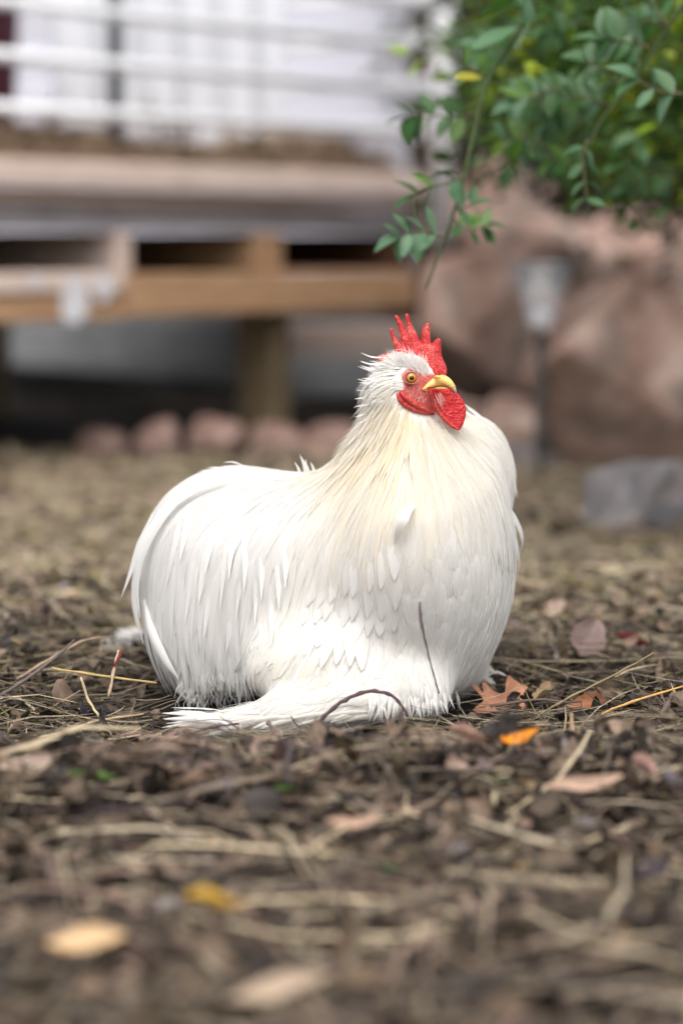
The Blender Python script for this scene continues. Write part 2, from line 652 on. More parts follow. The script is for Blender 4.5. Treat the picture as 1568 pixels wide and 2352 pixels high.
coop = empty('pallet_stand', fp(.5, .3, 0), 'weathered wooden pallet stand on square posts behind the white rooster', 'stand')
U0, U1 = -.75, LEN
split = u_at(282)
plank('deck_board', U0, U1, -.03, .02, .455, .495, M['wood_pink'], coop)
plank('deck_board', U0, U1, .0, .03, .428, .452, M['wood_pink'], coop)
plank('deck_board', U0, U1, .012, .04, .386, .425, M['wood_grey'], coop)
for k in range(16):  # rows carried far back so the deck shades the ground below
    plank('deck_slat', U0 + .02, U1 - .02, .045 + k * .14, .18 + k * .14, .430, .452, M['wood_dark'], coop, .002)
for px0, px1, mt in ((-420, -330, 'wood_orange'), (283, 322, 'wood_pink'), (600, 665, 'wood_orange'), (905, 948, 'wood_dark')):
    plank('stringer', u_at(px0), u_at(px1), .015, 2.25, .316, .384, M[mt], coop)
plank('bottom_board', split + .004, U1, -.006, .014, .243, .314, M['wood_orange'], coop)
plank('bottom_board', U0, split, -.010, .010, .284, .318, M['wood_pink'], coop)
plank('bottom_board', U0, split, -.004, .014, .238, .281, M['wood_orange'], coop)
plank('shade_back', U0, U1, 2.27, 2.30, .0, .45, M['wood_dark'], coop)  # added to block light from behind, keeping the space below dark
plank('shade_end', U0 - .03, U0 - .005, .05, 2.26, .0, .45, M['wood_dark'], coop)  # added to block light from the left under the stand
for k in range(5):
    plank('bottom_slat', U0 + .05, U1 - .05, .17 + k * .23, .30 + k * .23, .272, .312, M['wood_dark'], coop, .002)
# droppings splashed on the lower left boards
for (px0, px1, z0, z1) in ((128, 196, .226, .315), (205, 250, .262, .316), (60, 90, .292, .314)):
    u0, u1 = u_at(px0), u_at(px1)
    n_ = 14
    V, F = [fp((u0 + u1) / 2, -.0125, (z0 + z1) / 2) - coop.location], []
    for k in range(n_):
        a = 2 * math.pi * k / n_
        rr = .75 + .35 * random.random()
        V.append(fp((u0 + u1) / 2 + math.cos(a) * rr * (u1 - u0) / 2, -.0118, (z0 + z1) / 2 + math.sin(a) * rr * (z1 - z0) / 2) - coop.location)
        F.append((0, 1 + k, 1 + (k + 1) % n_))
    link('splash', py_mesh('splash', V, F, True), M['dropping'], coop)
pu0, pu1 = u_at(648), u_at(688)
plank('post', pu0, pu1, .02, .11, -.05, .24, M['wood_post'], coop, .005)
plank('post', U0 + .05, U0 + .15, .02, .11, -.05, .24, M['wood_post'], coop, .005)
for uu in (U0 + .05, pu0, U1 - .12):
    plank('post', uu, uu + .09, 1.08, 1.17, -.05, .27, M['wood_post'], coop, .005)

# cage of white rails on the stand
cage = empty('wire_cage', fp(.5, .0, .5), 'white railed cage standing on the pallet boards', 'cage')
for k, z in enumerate((.572, .652, .733, .815, .897, .979)):
    for (a, b) in ((fp(U0, -.012, z), fp(U1 + .055, -.012, z)),):
        V, F = tube([a, b], .0105, 10)
        link('rail', py_mesh('rail', [v - cage.location for v in V], F, True), M['white'], cage)
    V, F = tube([fp(U1 + .012, -.02, z + .018), fp(U1 + .012, 1.15, z + .018)], .0075, 8)
    link('side_rail', py_mesh('rail', [v - cage.location for v in V], F, True), M['white'], cage)
V, F = tube([fp(U1 + .035, -.04, .36), fp(U1 + .035, -.04, 1.05)], .021, 12)
link('corner_post', py_mesh('post', [v - cage.location for v in V], F, True), M['white'], cage)
V, F = tube([fp(U0 - .012, -.02, .47), fp(U0 - .012, -.02, 1.05)], .018, 12)
link('corner_post', py_mesh('post', [v - cage.location for v in V], F, True), M['white'], cage)
u3 = u_at(303)
V, F = tube([fp(u3, .03, .50), fp(u3, .03, 1.02)], .0125, 10)
link('upright', py_mesh('upright', [v - cage.location for v in V], F, True), M['metal_dark'], cage)

# white sheet hung inside the cage
su0, su1 = u_at(330) + .10, u_at(815) + .15
nU, nZ = 40, 14
V, F = [], []
for side in (0, 1):
    for i in range(nU):
        for j in range(nZ):
            u = su0 + (su1 - su0) * i / (nU - 1)
            V.append(fp(u, .30 + .012 * math.sin(i * .9 + j * .15) + .006 * math.sin(i * 2.3) + .004 * side, .50 + .56 * j / (nZ - 1)))
for side in (0, 1):
    o_ = side * nU * nZ
    for i in range(nU - 1):
        for j in range(nZ - 1):
            q = (o_ + i * nZ + j, o_ + (i + 1) * nZ + j, o_ + (i + 1) * nZ + j + 1, o_ + i * nZ + j + 1)
            F.append(q if side else q[::-1])
tag(link('hanging_sheet', py_mesh('sheet', V, F, True), M['sheet']), 'white sheet hung behind the cage rails', 'sheet')

# maroon tub at the left inside the cage
V, F = [], []
prof = [(0, .0), (.105, .0), (.11, .01), (.125, .24), (.138, .245), (.138, .262), (.122, .262), (.10, .02), (0, .02)]
for i in range(24):
    a = 2 * math.pi * i / 24
    for r_, z_ in prof:
        V.append((r_ * math.cos(a), r_ * math.sin(a), z_))
npf = len(prof)
for i in range(24):
    for j in range(npf - 1):
        F.append((i * npf + j, ((i + 1) % 24) * npf + j, ((i + 1) % 24) * npf + j + 1, i * npf + j + 1))
tub = link('feed_tub', py_mesh('tub', V, F, True), M['maroon'])
q = P(-30, 578, 3.8 + .16)
tub.location = (q.x - .045, q.y, .545)
tub.scale = (.85, .85, .95)
tag(tub, 'maroon plastic tub inside the cage at the far left', 'tub')

# pale siding wall far behind the cage, each board its own part
house = empty('siding_wall', (-1.2, 7.4, 0), 'pale lavender grey house wall of horizontal siding boards', 'wall')
hd = Vector((.94, -.34, 0)).normalized()
for k in range(9):
    me = box(5.0, .02, .155, .002, 'siding_board')
    o = link('siding_board', me, M['siding'], house)
    o.location = hd * -1.02 + Vector((0, 0, .33 + k * .152))
    o.rotation_euler = (math.radians(3), 0, math.atan2(hd.y, hd.x))

# grey timber skirt of the building behind, dark crawl space under it
skirt = empty('timber_skirt', (-.6, 5.5, 0), 'grey weathered timber beams under the building behind the pallet stand', 'beam')
def beam(a, b, z0, z1, th, name='beam', mat='beam'):
    a = Vector(a); b = Vector(b); d = b - a
    o = link(name, box(d.length, th, z1 - z0, .006, name), M[mat], skirt)
    o.location = Vector(((a.x + b.x) / 2, (a.y + b.y) / 2, (z0 + z1) / 2)) - skirt.location
    o.rotation_euler = (0, 0, math.atan2(d.y, d.x))
    return o
A, B, Cc = (-1.9, 7.6), (-.14, 4.98), (.42, 5.02)
beam((*A, 0), (*B, 0), .155, .225, .09)
beam((*A, 0), (*B, 0), .075, .150, .10)
beam((B[0] + .02, B[1], 0), (*Cc, 0), .055, .132, .09)
beam((B[0] + .02, B[1] + .03, 0), (*Cc, 0), .138, .20, .09, mat='wood_pink')
beam((-1.3, 7.25, 0), (.55, 5.6, 0), .24, .30, 1.1, 'shade_slab', 'wood_dark')  # wide slab added to keep daylight out of the crawl space

# bedding in the cage: matted straw and soil
def straw_strips(n, fx, lmin, lmax, wmin, wmax, pal, tilt=.25, curve=.3, seg=3, flat=.35):
    """n bent strips; fx(n) -> base points (n,3). Each strip is a 3-sided bent stalk. Returns V,F,C"""
    c = fx(int(n * 1.4))
    n = len(c)
    ang = RNG.uniform(0, 2 * np.pi, n)
    el = RNG.normal(0, tilt, n)
    d = np.stack([np.cos(ang) * np.cos(el), np.sin(ang) * np.cos(el), np.sin(el)], 1)
    Ls = RNG.uniform(0, 1, n) ** 1.6 * (lmax - lmin) + lmin
    Ws = RNG.uniform(0, 1, n) ** 1.8 * (wmax - wmin) + wmin
    side = np.stack([-np.sin(ang), np.cos(ang), RNG.normal(0, .3, n)], 1)
    side /= np.linalg.norm(side, axis=1)[:, None]
    up = np.cross(d, side)
    bend = RNG.normal(0, curve, n)[:, None] * side + RNG.normal(0, curve * .6, n)[:, None] * up
    ts = np.linspace(-.5, .5, seg + 1)
    rows = []
    kink = RNG.normal(0, curve * .35, (n, seg + 1, 3))
    for k, t in enumerate(ts):
        cen = c + d * (t * Ls)[:, None] + bend * ((t * t - .08) * Ls)[:, None] + kink[:, k] * (Ls * .15)[:, None]
        wv = Ws * (1 if 0 < k < seg else .55)
        for (a, b) in ((-.5, -.29 * flat), (.5, -.29 * flat), (0, .58 * flat)):
            rows.append(cen + side * (a * wv)[:, None] + up * (b * wv)[:, None])
    V = np.stack(rows, 1)                       # n, (seg+1)*3, 3
    per = (seg + 1) * 3
    f = []
    for k in range(seg):
        for j in range(3):
            j2 = (j + 1) % 3
            f.append((k * 3 + j, k * 3 + j2, (k + 1) * 3 + j2, (k + 1) * 3 + j))
    f = np.array(f)
    F = (f[None] + (np.arange(n) * per)[:, None, None]).reshape(-1, 4)
    pal = np.asarray(pal)
    ci = pal[RNG.integers(0, len(pal), n)] * RNG.uniform(.65, 1.25, n)[:, None]
    C = np.repeat(ci, per, 0)
    return V.reshape(-1, 3), F, C


def in_bed(n):
    u = RNG.uniform(U0, LEN, n); v = RNG.uniform(.015, .45, n)
    z = .497 + RNG.uniform(0, 1, n) * (.05 + .02 * np.sin(u * 9) + .012 * np.sin(u * 23))
    o = np.array(fp(0, 0, 0))
    return o + np.outer(u, np.array(e)) + np.outer(v, np.array(back)) + np.outer(z, [0, 0, 1.])
BEDPAL = [lin(165, 142, 116), lin(136, 114, 94), lin(100, 82, 68), lin(184, 160, 130), lin(80, 64, 54)]
V, F, C = straw_strips(3800, in_bed, .03, .09, .002, .008, BEDPAL)
tag(link('bedding', np_mesh('bedding', V, F, False, C), M['litter']), 'matted brown straw bedding along the cage floor', 'bedding', kind='stuff')
bedc = link('bedding_core', None)
bpy.data.objects.remove(bedc)
nU = 90
V, F = [], []
for i in range(nU):
    u = U0 + (LEN - U0 - .015) * i / (nU - 1)
    zt = .53 + .016 * math.sin(u * 9) + .010 * math.sin(u * 23) + .008 * math.sin(u * 51)
    for (v, z) in ((.012, .4965), (.02, zt - .015), (.05, zt), (.30, zt + .004), (.45, zt - .01)):
        V.append(fp(u, v, z))
for i in range(nU - 1):
    for j in range(4):
        F.append((i * 5 + j, (i + 1) * 5 + j, (i + 1) * 5 + j + 1, i * 5 + j + 1))
tag(link('bedding_soil', py_mesh('bedding_soil', V, F, True), M['bed']), 'dark soil under the straw on the cage floor', 'bedding', kind='stuff')

# dry weeds poking through the cage floor
def weed(px, zt, k, label):
    u = u_at(px)
    o0 = fp(u, .06, .515)
    rt = empty('dry_weed', o0, label, 'weed', 'dry weeds in the cage')
    rr = random.Random(k)
    for s in range(rr.randint(4, 6)):
        pts = [Vector((0, 0, 0))]
        d = Vector((rr.uniform(-.5, .5), rr.uniform(-.3, .3), 1)).normalized()
        for j in range(4):
            d = (d + Vector((rr.uniform(-.3, .3), rr.uniform(-.3, .3), rr.uniform(-.35, .1)))).normalized()
            pts.append(pts[-1] + d * zt * .25)
        V, F = tube(pts, [.0022, .002, .0018, .0015, .001], 5)
        c = lin(120, 100, 84)
        V2 = list(V); F2 = list(F)
        for j in (2, 3, 4):
            for q in range(3):
                b0 = len(V2); dd = Vector((rr.uniform(-1, 1), rr.uniform(-1, 1), rr.uniform(-.4, .6))).normalized() * rr.uniform(.012, .026)
                sd = dd.cross(Vector((0, 0, 1))).normalized() * .006
                V2 += [pts[j], pts[j] + dd * .5 + sd, pts[j] + dd, pts[j] + dd * .5 - sd]
                F2.append((b0, b0 + 1, b0 + 2, b0 + 3))
        link('stalk', py_mesh('stalk', V2, F2, False, [c] * len(V2)), M['litter'], rt)
weed(440, .10, 1, 'tall dry weed against the white sheet in the cage')
weed(505, .07, 2, 'short dry weed just right of the tall one in the cage')
weed(165, .06, 3, 'dry weed in the cage left of the dark upright')
weed(655, .045, 4, 'small dry weed in the cage near the middle of the sheet')
weed(850, .06, 5, 'dry weed in the cage close to the white corner post')

# ------------------------------------------------------------------ boulders, edging stones
def rock(name, px, py, Y, r, mat, label, cat='boulder', seed=1, rot=0, group=None, flat=.35, res=None, cuts=11, rough=.12, pw=4.5, cut_at=(.50, .88)):
    """angular boulder: rounded box cut by random planes, weathered"""
    c = np.array(P(px, py, Y))
    rs = np.random.default_rng(seed)
    r = np.array(r, float)
    nrm = rs.normal(size=(cuts, 3)); nrm /= np.linalg.norm(nrm, axis=1)[:, None]
    off = rs.uniform(*cut_at, cuts)
    ca, sa = math.cos(math.radians(rot)), math.sin(math.radians(rot))

    def f(X, Y_, Z):
        qx, qz = (X * ca + Z * sa) / r[0], (-X * sa + Z * ca) / r[2]
        qy = Y_ / r[1]
        d = (np.abs(qx) ** pw + np.abs(qy) ** pw + np.abs(qz) ** pw) ** (1 / pw) - .96
        for n_, o_ in zip(nrm, off):
            d = -smin(-d, -(qx * n_[0] + qy * n_[1] + qz * n_[2] - o_), .025)
        p = np.stack([X, Y_, Z], -1) + seed * 3.1
        mr_ = r.min()
        return (d + rough * vnoise(p / mr_ * .9, seed, 4)) * mr_
    R = r.max() * 1.15
    h = res or R / 26
    ext = np.array([R, r[1] * 1.15, R])
    V, F = surfnet(f, -ext, ext, h)
    o = link(name, np_mesh(name, V, F, True), M[mat])
    o.location = c
    return tag(o, label, cat, group)


BG = 'pink sandstone boulders of the rock bank'
rock('boulder', 1490, 885, 3.75, (.185, .17, .235), 'rock', 'large pink and grey boulder at the right edge behind the lamp stake', seed=4, rot=22, group=BG)
rock('boulder', 1135, 775, 4.35, (.18, .16, .165), 'rock', 'rounded pinkish brown boulder just right of the rooster comb', seed=7, rot=8, group=BG)
rock('boulder', 1250, 640, 4.75, (.25, .19, .12), 'rock', 'flat topped pale boulder under the hanging leaves behind the lamp glass', seed=12, rot=-6, group=BG)
rock('boulder', 1130, 520, 5.5, (.22, .2, .155), 'rock', 'shaded brown boulder under the leaves beside the cage corner', seed=15, rot=0, group=BG)
rock('boulder', 1480, 640, 4.9, (.26, .20, .15), 'rock', 'dark brown boulder under the shrub at the top right of the bank', seed=21, rot=-20, group=BG)
rock('boulder', 1175, 985, 4.05, (.10, .09, .068), 'rock', 'small pale pink stone left of the lamp stake foot', seed=25, rot=5, group=BG)
rock('boulder', 1200, 1090, 3.95, (.08, .06, .05), 'rock_grey', 'low grey stone wedged at the foot of the lamp stake', seed=29, group=BG)
rock('boulder', 1010, 980, 4.75, (.15, .12, .10), 'rock', 'brown stone hidden mostly behind the rooster head', seed=31, group=BG)
rock('stone', 1500, 1165, 3.02, (.108, .10, .066), 'rock_grey', 'angular grey stone with dark underside at the right edge of the yard', 'stone', seed=38, rot=10)
for px, r_, hz, py, sd, lb in ((497, .052, .046, 1018, 41, 'leftmost brightly lit rounded edging stone behind the rooster back'),
                               (634, .050, .040, 1022, 42, 'middle rounded edging stone in front of the square post'),
                               (762, .054, .043, 1024, 43, 'rounded edging stone nearest the rooster neck'),
                               (368, .046, .044, 1016, 44, 'edging stone in deep shade left of the lit ones'),
                               (236, .050, .036, 1030, 45, 'edging stone in shade farthest to the left')):
    rock('edging_stone', px, py, 4.14 + .05 * math.sin(sd * 7), (r_, r_ * .9, hz), 'rock_edge', lb, 'stone', sd, (sd * 37) % 21 - 10, 'edging stones in a row', cuts=5, rough=.16, pw=2.6, cut_at=(.65, .95))

# ------------------------------------------------------------------ solar lamp on a stake
LY = 3.62
top = P(1243, 606, LY); botc = P(1243, 752, LY)
foot_ = P(1240, 1110, LY)
lamp = empty('garden_lamp', (top.x, LY, 0), 'clear cone shaped garden lamp on a thin grey stake among the boulders', 'lamp')
m, nt, N, L, out = newmat('clear plastic')
b = N.new('ShaderNodeBsdfPrincipled')
b.inputs['Base Color'].default_value = (.93, .93, .95, 1)
b.inputs['Roughness'].default_value = .08
b.inputs['IOR'].default_value = 1.4
b.inputs['Transmission Weight'].default_value = .86
L.new(b.outputs[0], out.inputs['Surface'])
M['clear'] = m
m, nt, N, L, out = newmat('silver reflector')
b = N.new('ShaderNodeBsdfPrincipled')
b.inputs['Base Color'].default_value = (.86, .86, .88, 1); b.inputs['Metallic'].default_value = .0; b.inputs['Roughness'].default_value = .3
L.new(b.outputs[0], out.inputs['Surface'])
M['silver'] = m


def lathe(name, prof, mat, parent, seg=32, loc=(0, 0, 0), smooth=True):
    V, F = [], []
    n_ = len(prof)
    for i in range(seg):
        a = 2 * math.pi * i / seg
        for r_, z_ in prof:
            V.append((r_ * math.cos(a), r_ * math.sin(a), z_))
    for i in range(seg):
        for j in range(n_ - 1):
            F.append((i * n_ + j, ((i + 1) % seg) * n_ + j, ((i + 1) % seg) * n_ + j + 1, i * n_ + j + 1))
    o = link(name, py_mesh(name, V, F, smooth), mat, parent)
    o.location = loc
    return o


zb, zt = botc.z, top.z
lathe('glass_cone', [(.0185, zb + .004), (.046, zt), (.0445, zt), (.017, zb + .006), (.0185, zb + .004)], M['clear'], lamp, 40)
lathe('rim', [(.0468, zt - .004), (.0475, zt + .001), (.0455, zt + .003), (.0445, zt)], M['clear'], lamp, 40)
lathe('reflector', [(.0001, zb + .028), (.010, zb + .026), (.0165, zb + .018), (.0175, zb + .009), (.014, zb), (.008, zb - .005), (.0001, zb - .005)], M['silver'], lamp)
lathe('collar', [(.0001, zb - .006), (.0095, zb - .006), (.0085, zb - .03), (.0001, zb - .03)], M['stake'], lamp)
lathe('stake', [(.0001, zb - .02), (.0068, zb - .02), (.0068, .03), (.002, -.06), (.0001, -.06)], M['stake'], lamp, 14)

# ------------------------------------------------------------------ rooster
BY = 1.85
K = 1 / PPM


def R3(px, py, dep=0.0):
    return np.array(P(px, py, BY + dep))


def Hz(zx, zy):
    """close-up coordinates of the head -> picture units"""
    return 846.7 + .16 * zx, 721.3 + .16 * zy


ELL = [  # px, py, depth, rx, ry(depth), rz  (picture units for radii), blend
    (548, 1275, .050, 222, 235, 205),
    (560, 1418, .050, 225, 225, 176),
    (770, 1310, .015, 240, 240, 225),
    (945, 1260, -.012, 225, 240, 235),
    (985, 1385, .000, 165, 200, 215),
    (760, 1470, .000, 190, 215, 150),
    (1076, 1102, .050, 100, 112, 148),
    (1050, 1490, .045, 62, 90, 105),
]
HD = -.035                                                   # depth of the head, a little nearer than the body
HEADE = [(938, 872, HD, 62, 50, 60), (970, 890, HD - .003, 34, 30, 34), (962, 922, HD, 40, 42, 36)]


def body_sdf(X, Y, Z):
    d = None
    for (px, py, dep, rx, ry, rz) in ELL:
        q = sd_ell(X, Y, Z, R3(px, py, dep), (rx * K, ry * K, rz * K))
        d = q if d is None else smin(d, q, .030)
    nk = sd_cone(X, Y, Z, R3(915, 915, HD), R3(955, 1110, -.015), 62 * K, 168 * K)
    d = smin(d, nk, .034)
    hd = None
    for (px, py, dep, rx, ry, rz) in HEADE:
        q = sd_ell(X, Y, Z, R3(px, py, dep), (rx * K, ry * K, rz * K))
        hd = q if hd is None else smin(hd, q, .008)
    d = smin(d, hd, .010)
    # feathered shank and foot lying along the ground in front, and the far foot
    ft = smin(sd_cone(X, Y, Z, R3(880, 1598, -.080), R3(650, 1640, -.092), 54 * K, 38 * K),
              sd_cone(X, Y, Z, R3(650, 1640, -.092), R3(450, 1676, -.084), 38 * K, 13 * K), .012)
    ft = smin(ft, sd_ell(X, Y, Z, R3(950, 1585, -.055), (75 * K, 70 * K, 62 * K)), .02)
    d = smin(d, ft, .022)
    # thigh
    d = smin(d, sd_ell(X, Y, Z, R3(725, 1530, -.050), (150 * K, 110 * K, 95 * K)), .02)
    return d


lo = R3(270, 1720, 0); hi = R3(1230, 780, 0)
V, F = surfnet(body_sdf, (lo[0], BY - .15, -.01), (hi[0], BY + .16, hi[2]), .0023)
# smooth a little
bodyV, bodyF = V, F
fc = V[F].mean(1)
fn = np.cross(V[F[:, 2]] - V[F[:, 0]], V[F[:, 3]] - V[F[:, 1]])
fa = np.linalg.norm(fn, axis=1)
fn = fn / (fa[:, None] + 1e-12)
fa = fa / 2
bvh = BVHTree.FromPolygons([tuple(v) for v in V], [tuple(f) for f in F.tolist()])

FACE = [Hz(*p) for p in ((455, 850), (540, 790), (700, 740), (840, 840), (1000, 860), (1080, 1000), (1060, 1100), (1010, 1250), (1000, 1420), (900, 1450), (760, 1420), (500, 1290), (410, 1150), (480, 1030), (455, 930))]
EYE = Hz(605, 915)

# root of the rooster
rooster = empty('rooster', R3(760, 1640), 'white rooster with red comb sitting on the leaf litter', 'rooster')
ORG = np.array(rooster.location)


def rpart(name, V, F, mat, parent=None, col=None, smooth=True, uv=None):
    par = parent or rooster
    off = ORG if par is rooster else ORG
    F = np.asarray(F)
    me = np_mesh(name, np.asarray(V) - off, F, smooth, col, uv)
    return link(name, me, mat, par)


px_, py_ = proj(V)
sdv = sd_poly(px_, py_, FACE)
WHITE = np.array([.86, .845, .81])
skin = np.array([.50, .10, .085])
tface = np.clip((-sdv + 3) / 8, 0, 1)[:, None] * (V[:, 2] > R3(900, 985)[2])[:, None]
de = np.hypot(px_ - EYE[0], py_ - EYE[1])[:, None]
skinc = skin * (1 + .25 * vnoise(V * 900, 9, 2)[:, None])
skinc = np.where(de < 15, np.array([.48, .16, .12]), skinc)
bc = WHITE * (1 - tface) + skinc * tface
body = rpart('body', V, F, M['body'], None, bc)

# --- feather field -------------------------------------------------------------
#   px, py, dirx, diry(down +), length, width, roundness, cream, lift, hang
CT = np.array([
    (905, 835, -0.85, -0.15, 36, 5, 0.1, 0.05, 0.16, 0),
    (880, 860, -0.95, 0.1, 56, 6, 0.1, 0.08, 0.3, 0),
    (870, 900, -0.85, 0.5, 62, 6, 0.1, 0.25, 0.22, 0),
    (852, 950, -0.62, 0.78, 90, 7, 0.1, 0.45, 0.16, 0),
    (905, 930, -0.45, 0.9, 90, 7, 0.1, 0.7, 0.1, 0),
    (935, 950, -0.15, 1, 120, 8, 0.1, 0.9, 0.08, 0),
    (900, 1000, -0.3, 0.95, 150, 9, 0.1, 0.9, 0.0228, 0),
    (850, 1030, -0.45, 0.9, 160, 10, 0.1, 0.7, 0.019, 0),
    (800, 1055, -0.55, 0.83, 160, 11, 0.1, 0.45, 0.019, 0),
    (760, 1080, -0.5, 0.86, 150, 13, 0.1, 0.15, 0.019, 0),
    (985, 965, 0.25, 0.97, 120, 9, 0.1, 0.55, 0.019, 0),
    (1040, 1000, 0.38, 0.93, 110, 10, 0.1, 0.3, 0.019, 0),
    (1110, 985, 0.55, 0.83, 110, 9, 0.1, 0.12, 0.0304, 0),
    (1150, 1060, 0.42, 0.91, 120, 9, 0.1, 0.1, 0.038, 0),
    (1165, 1150, 0.25, 0.97, 130, 10, 0.1, 0.08, 0.038, 0.1),
    (950, 1080, 0.02, 1, 160, 12, 0.15, 0.45, 0.0152, 0),
    (860, 1130, -0.22, 1, 170, 12, 0.15, 0.45, 0.019, 0),
    (790, 1150, -0.35, 0.95, 170, 13, 0.15, 0.25, 0.019, 0),
    (1060, 1100, 0.22, 1, 110, 14, 0.3, 0.25, 0.0114, 0),
    (960, 1200, 0.02, 1, 100, 28, 0.6, 0.18, 0.0057, 0),
    (1050, 1250, 0.1, 1, 80, 34, 0.8, 0.06, 0.0046, 0),
    (1150, 1270, 0.12, 1, 100, 14, 0.3, 0.05, 0.0228, 0),
    (1170, 1380, -0.12, 1, 100, 14, 0.3, 0.02, 0.0228, 0),
    (1050, 1380, 0.08, 1, 76, 34, 0.8, 0.03, 0.0046, 0),
    (960, 1400, 0.15, 1, 76, 34, 0.8, 0.03, 0.0046, 0),
    (1120, 1470, -0.25, 1, 90, 14, 0.4, 0, 0.0228, 0),
    (1000, 1500, 0.05, 1, 70, 16, 0.6, 0.02, 0.019, 0),
    (930, 1520, -0.15, 1, 70, 16, 0.6, 0.1, 0.019, 0),
    (980, 1590, 0.1, 1, 60, 10, 0.3, 0.02, 0.12, 0),
    (1080, 1560, -0.1, 1, 70, 10, 0.3, 0, 0.038, 0),
    # saddle
    (735, 1085, -0.7, 0.5, 110, 14, 0.2, 0.02, 0.019, 0),
    (680, 1075, -0.8, 0.45, 150, 16, 0.15, 0, 0.019, 0),
    (600, 1070, -0.9, 0.35, 190, 19, 0.1, 0, 0.0152, 0),
    (500, 1095, -0.8, 0.6, 220, 21, 0.1, 0, 0.0152, 0.1),
    (420, 1150, -0.62, 0.8, 230, 22, 0.1, 0, 0.019, 0.3),
    (350, 1230, -0.4, 0.92, 240, 22, 0.1, 0, 0.0228, 0.6),
    (315, 1350, -0.08, 1, 230, 20, 0.1, 0, 0.0228, 0.8),
    (500, 1200, -0.55, 0.84, 250, 22, 0.08, 0, 0.0171, 0.3),
    (600, 1180, -0.42, 0.9, 240, 21, 0.08, 0, 0.0171, 0.2),
    (690, 1180, -0.32, 0.95, 200, 18, 0.1, 0.05, 0.019, 0.1),
    (440, 1320, -0.25, 1, 240, 20, 0.05, 0, 0.019, 0.7),
    (560, 1320, -0.22, 1, 240, 19, 0.05, 0, 0.019, 0.6),
    (650, 1320, -0.2, 1, 210, 17, 0.05, 0.12, 0.019, 0.5),
    (430, 1450, -0.05, 1, 150, 18, 0.05, 0, 0.0228, 0.9),
    (560, 1450, -0.05, 1, 150, 17, 0.05, 0, 0.0228, 0.9),
    (630, 1420, -0.12, 1, 110, 15, 0.05, 0.12, 0.02, 0.5),
    (360, 1480, 0.1, 1, 120, 26, 0.4, 0, 0.019, 0.8),
    (500, 1560, -0.2, 1, 90, 12, 0.2, 0, 0.12, 0.5),
    # wing
    (740, 1200, -0.28, 1, 150, 16, 0.2, 0.1, 0.019, 0),
    (800, 1260, -0.16, 1, 140, 18, 0.3, 0.1, 0.019, 0),
    (880, 1250, -0.05, 1, 110, 26, 0.5, 0.1, 0.0076, 0),
    (710, 1330, -0.22, 1, 150, 15, 0.2, 0.22, 0.0228, 0.1),
    (780, 1370, -0.05, 1, 130, 20, 0.4, 0.04, 0.0228, 0.1),
    (860, 1380, 0.06, 1, 110, 26, 0.6, 0.03, 0.019, 0.1),
    (730, 1430, -0.12, 1, 130, 20, 0.4, 0.05, 0.0228, 0.2),
    (830, 1450, 0.02, 1, 110, 26, 0.6, 0.05, 0.019, 0.2),
    # thigh and foot
    (660, 1480, -0.45, 0.9, 72, 26, 0.8, 0.24, 0.006, 0),
    (630, 1560, -0.5, 0.9, 72, 26, 0.8, 0.12, 0.006, 0),
    (720, 1520, -0.45, 0.9, 72, 26, 0.8, 0.256, 0.006, 0),
    (800, 1540, -0.4, 0.9, 64, 26, 0.8, 0.36, 0.006, 0),
    (860, 1560, -0.6, 0.6, 64, 26, 0.8, 0.2, 0.006, 0),
    (820, 1600, -0.9, 0.25, 100, 18.2, 0.3, 0.02, 0.01824, 0),
    (700, 1615, -0.97, 0.2, 110, 18.2, 0.3, 0.02, 0.0228, 0),
    (560, 1650, -0.98, 0.12, 110, 16.9, 0.2, 0.04, 0.072, 0),
    (450, 1670, -0.99, 0.05, 90, 14.3, 0.2, 0.04, 0.096, 0),
    (760, 1660, -0.7, 0.6, 70, 14.3, 0.3, 0.1, 0.0228, 0),
    (900, 1620, -0.35, 0.9, 60, 14.3, 0.3, 0.04, 0.072, 0),
])
fpx, fpy = proj(fc)
FD = np.zeros((len(fc), 8))
for s0 in range(0, len(fc), 20000):
    sl = slice(s0, s0 + 20000)
    d2 = (fpx[sl, None] - CT[None, :, 0]) ** 2 + (fpy[sl, None] - CT[None, :, 1]) ** 2
    wgt = 1 / (d2 + 300) ** 2
    wgt /= wgt.sum(1, keepdims=True)
    FD[sl] = wgt @ CT[:, 2:]
dir3 = np.stack([FD[:, 0], np.zeros(len(FD)), -FD[:, 1]], 1)
dir3 /= np.linalg.norm(dir3, axis=1)[:, None]
fl, fw, frd, fcr, flift, fhang = FD[:, 2] * K, FD[:, 3] * K, FD[:, 4], FD[:, 5], FD[:, 6], FD[:, 7]
bare = ((sd_poly(fpx, fpy, FACE) < 6) | ((fpx > 940) & (fpy < 905))) & (fc[:, 2] > R3(900, 985)[2])
dir3L = [Vector(d) for d in dir3]
fnL = [Vector(d) for d in fn]


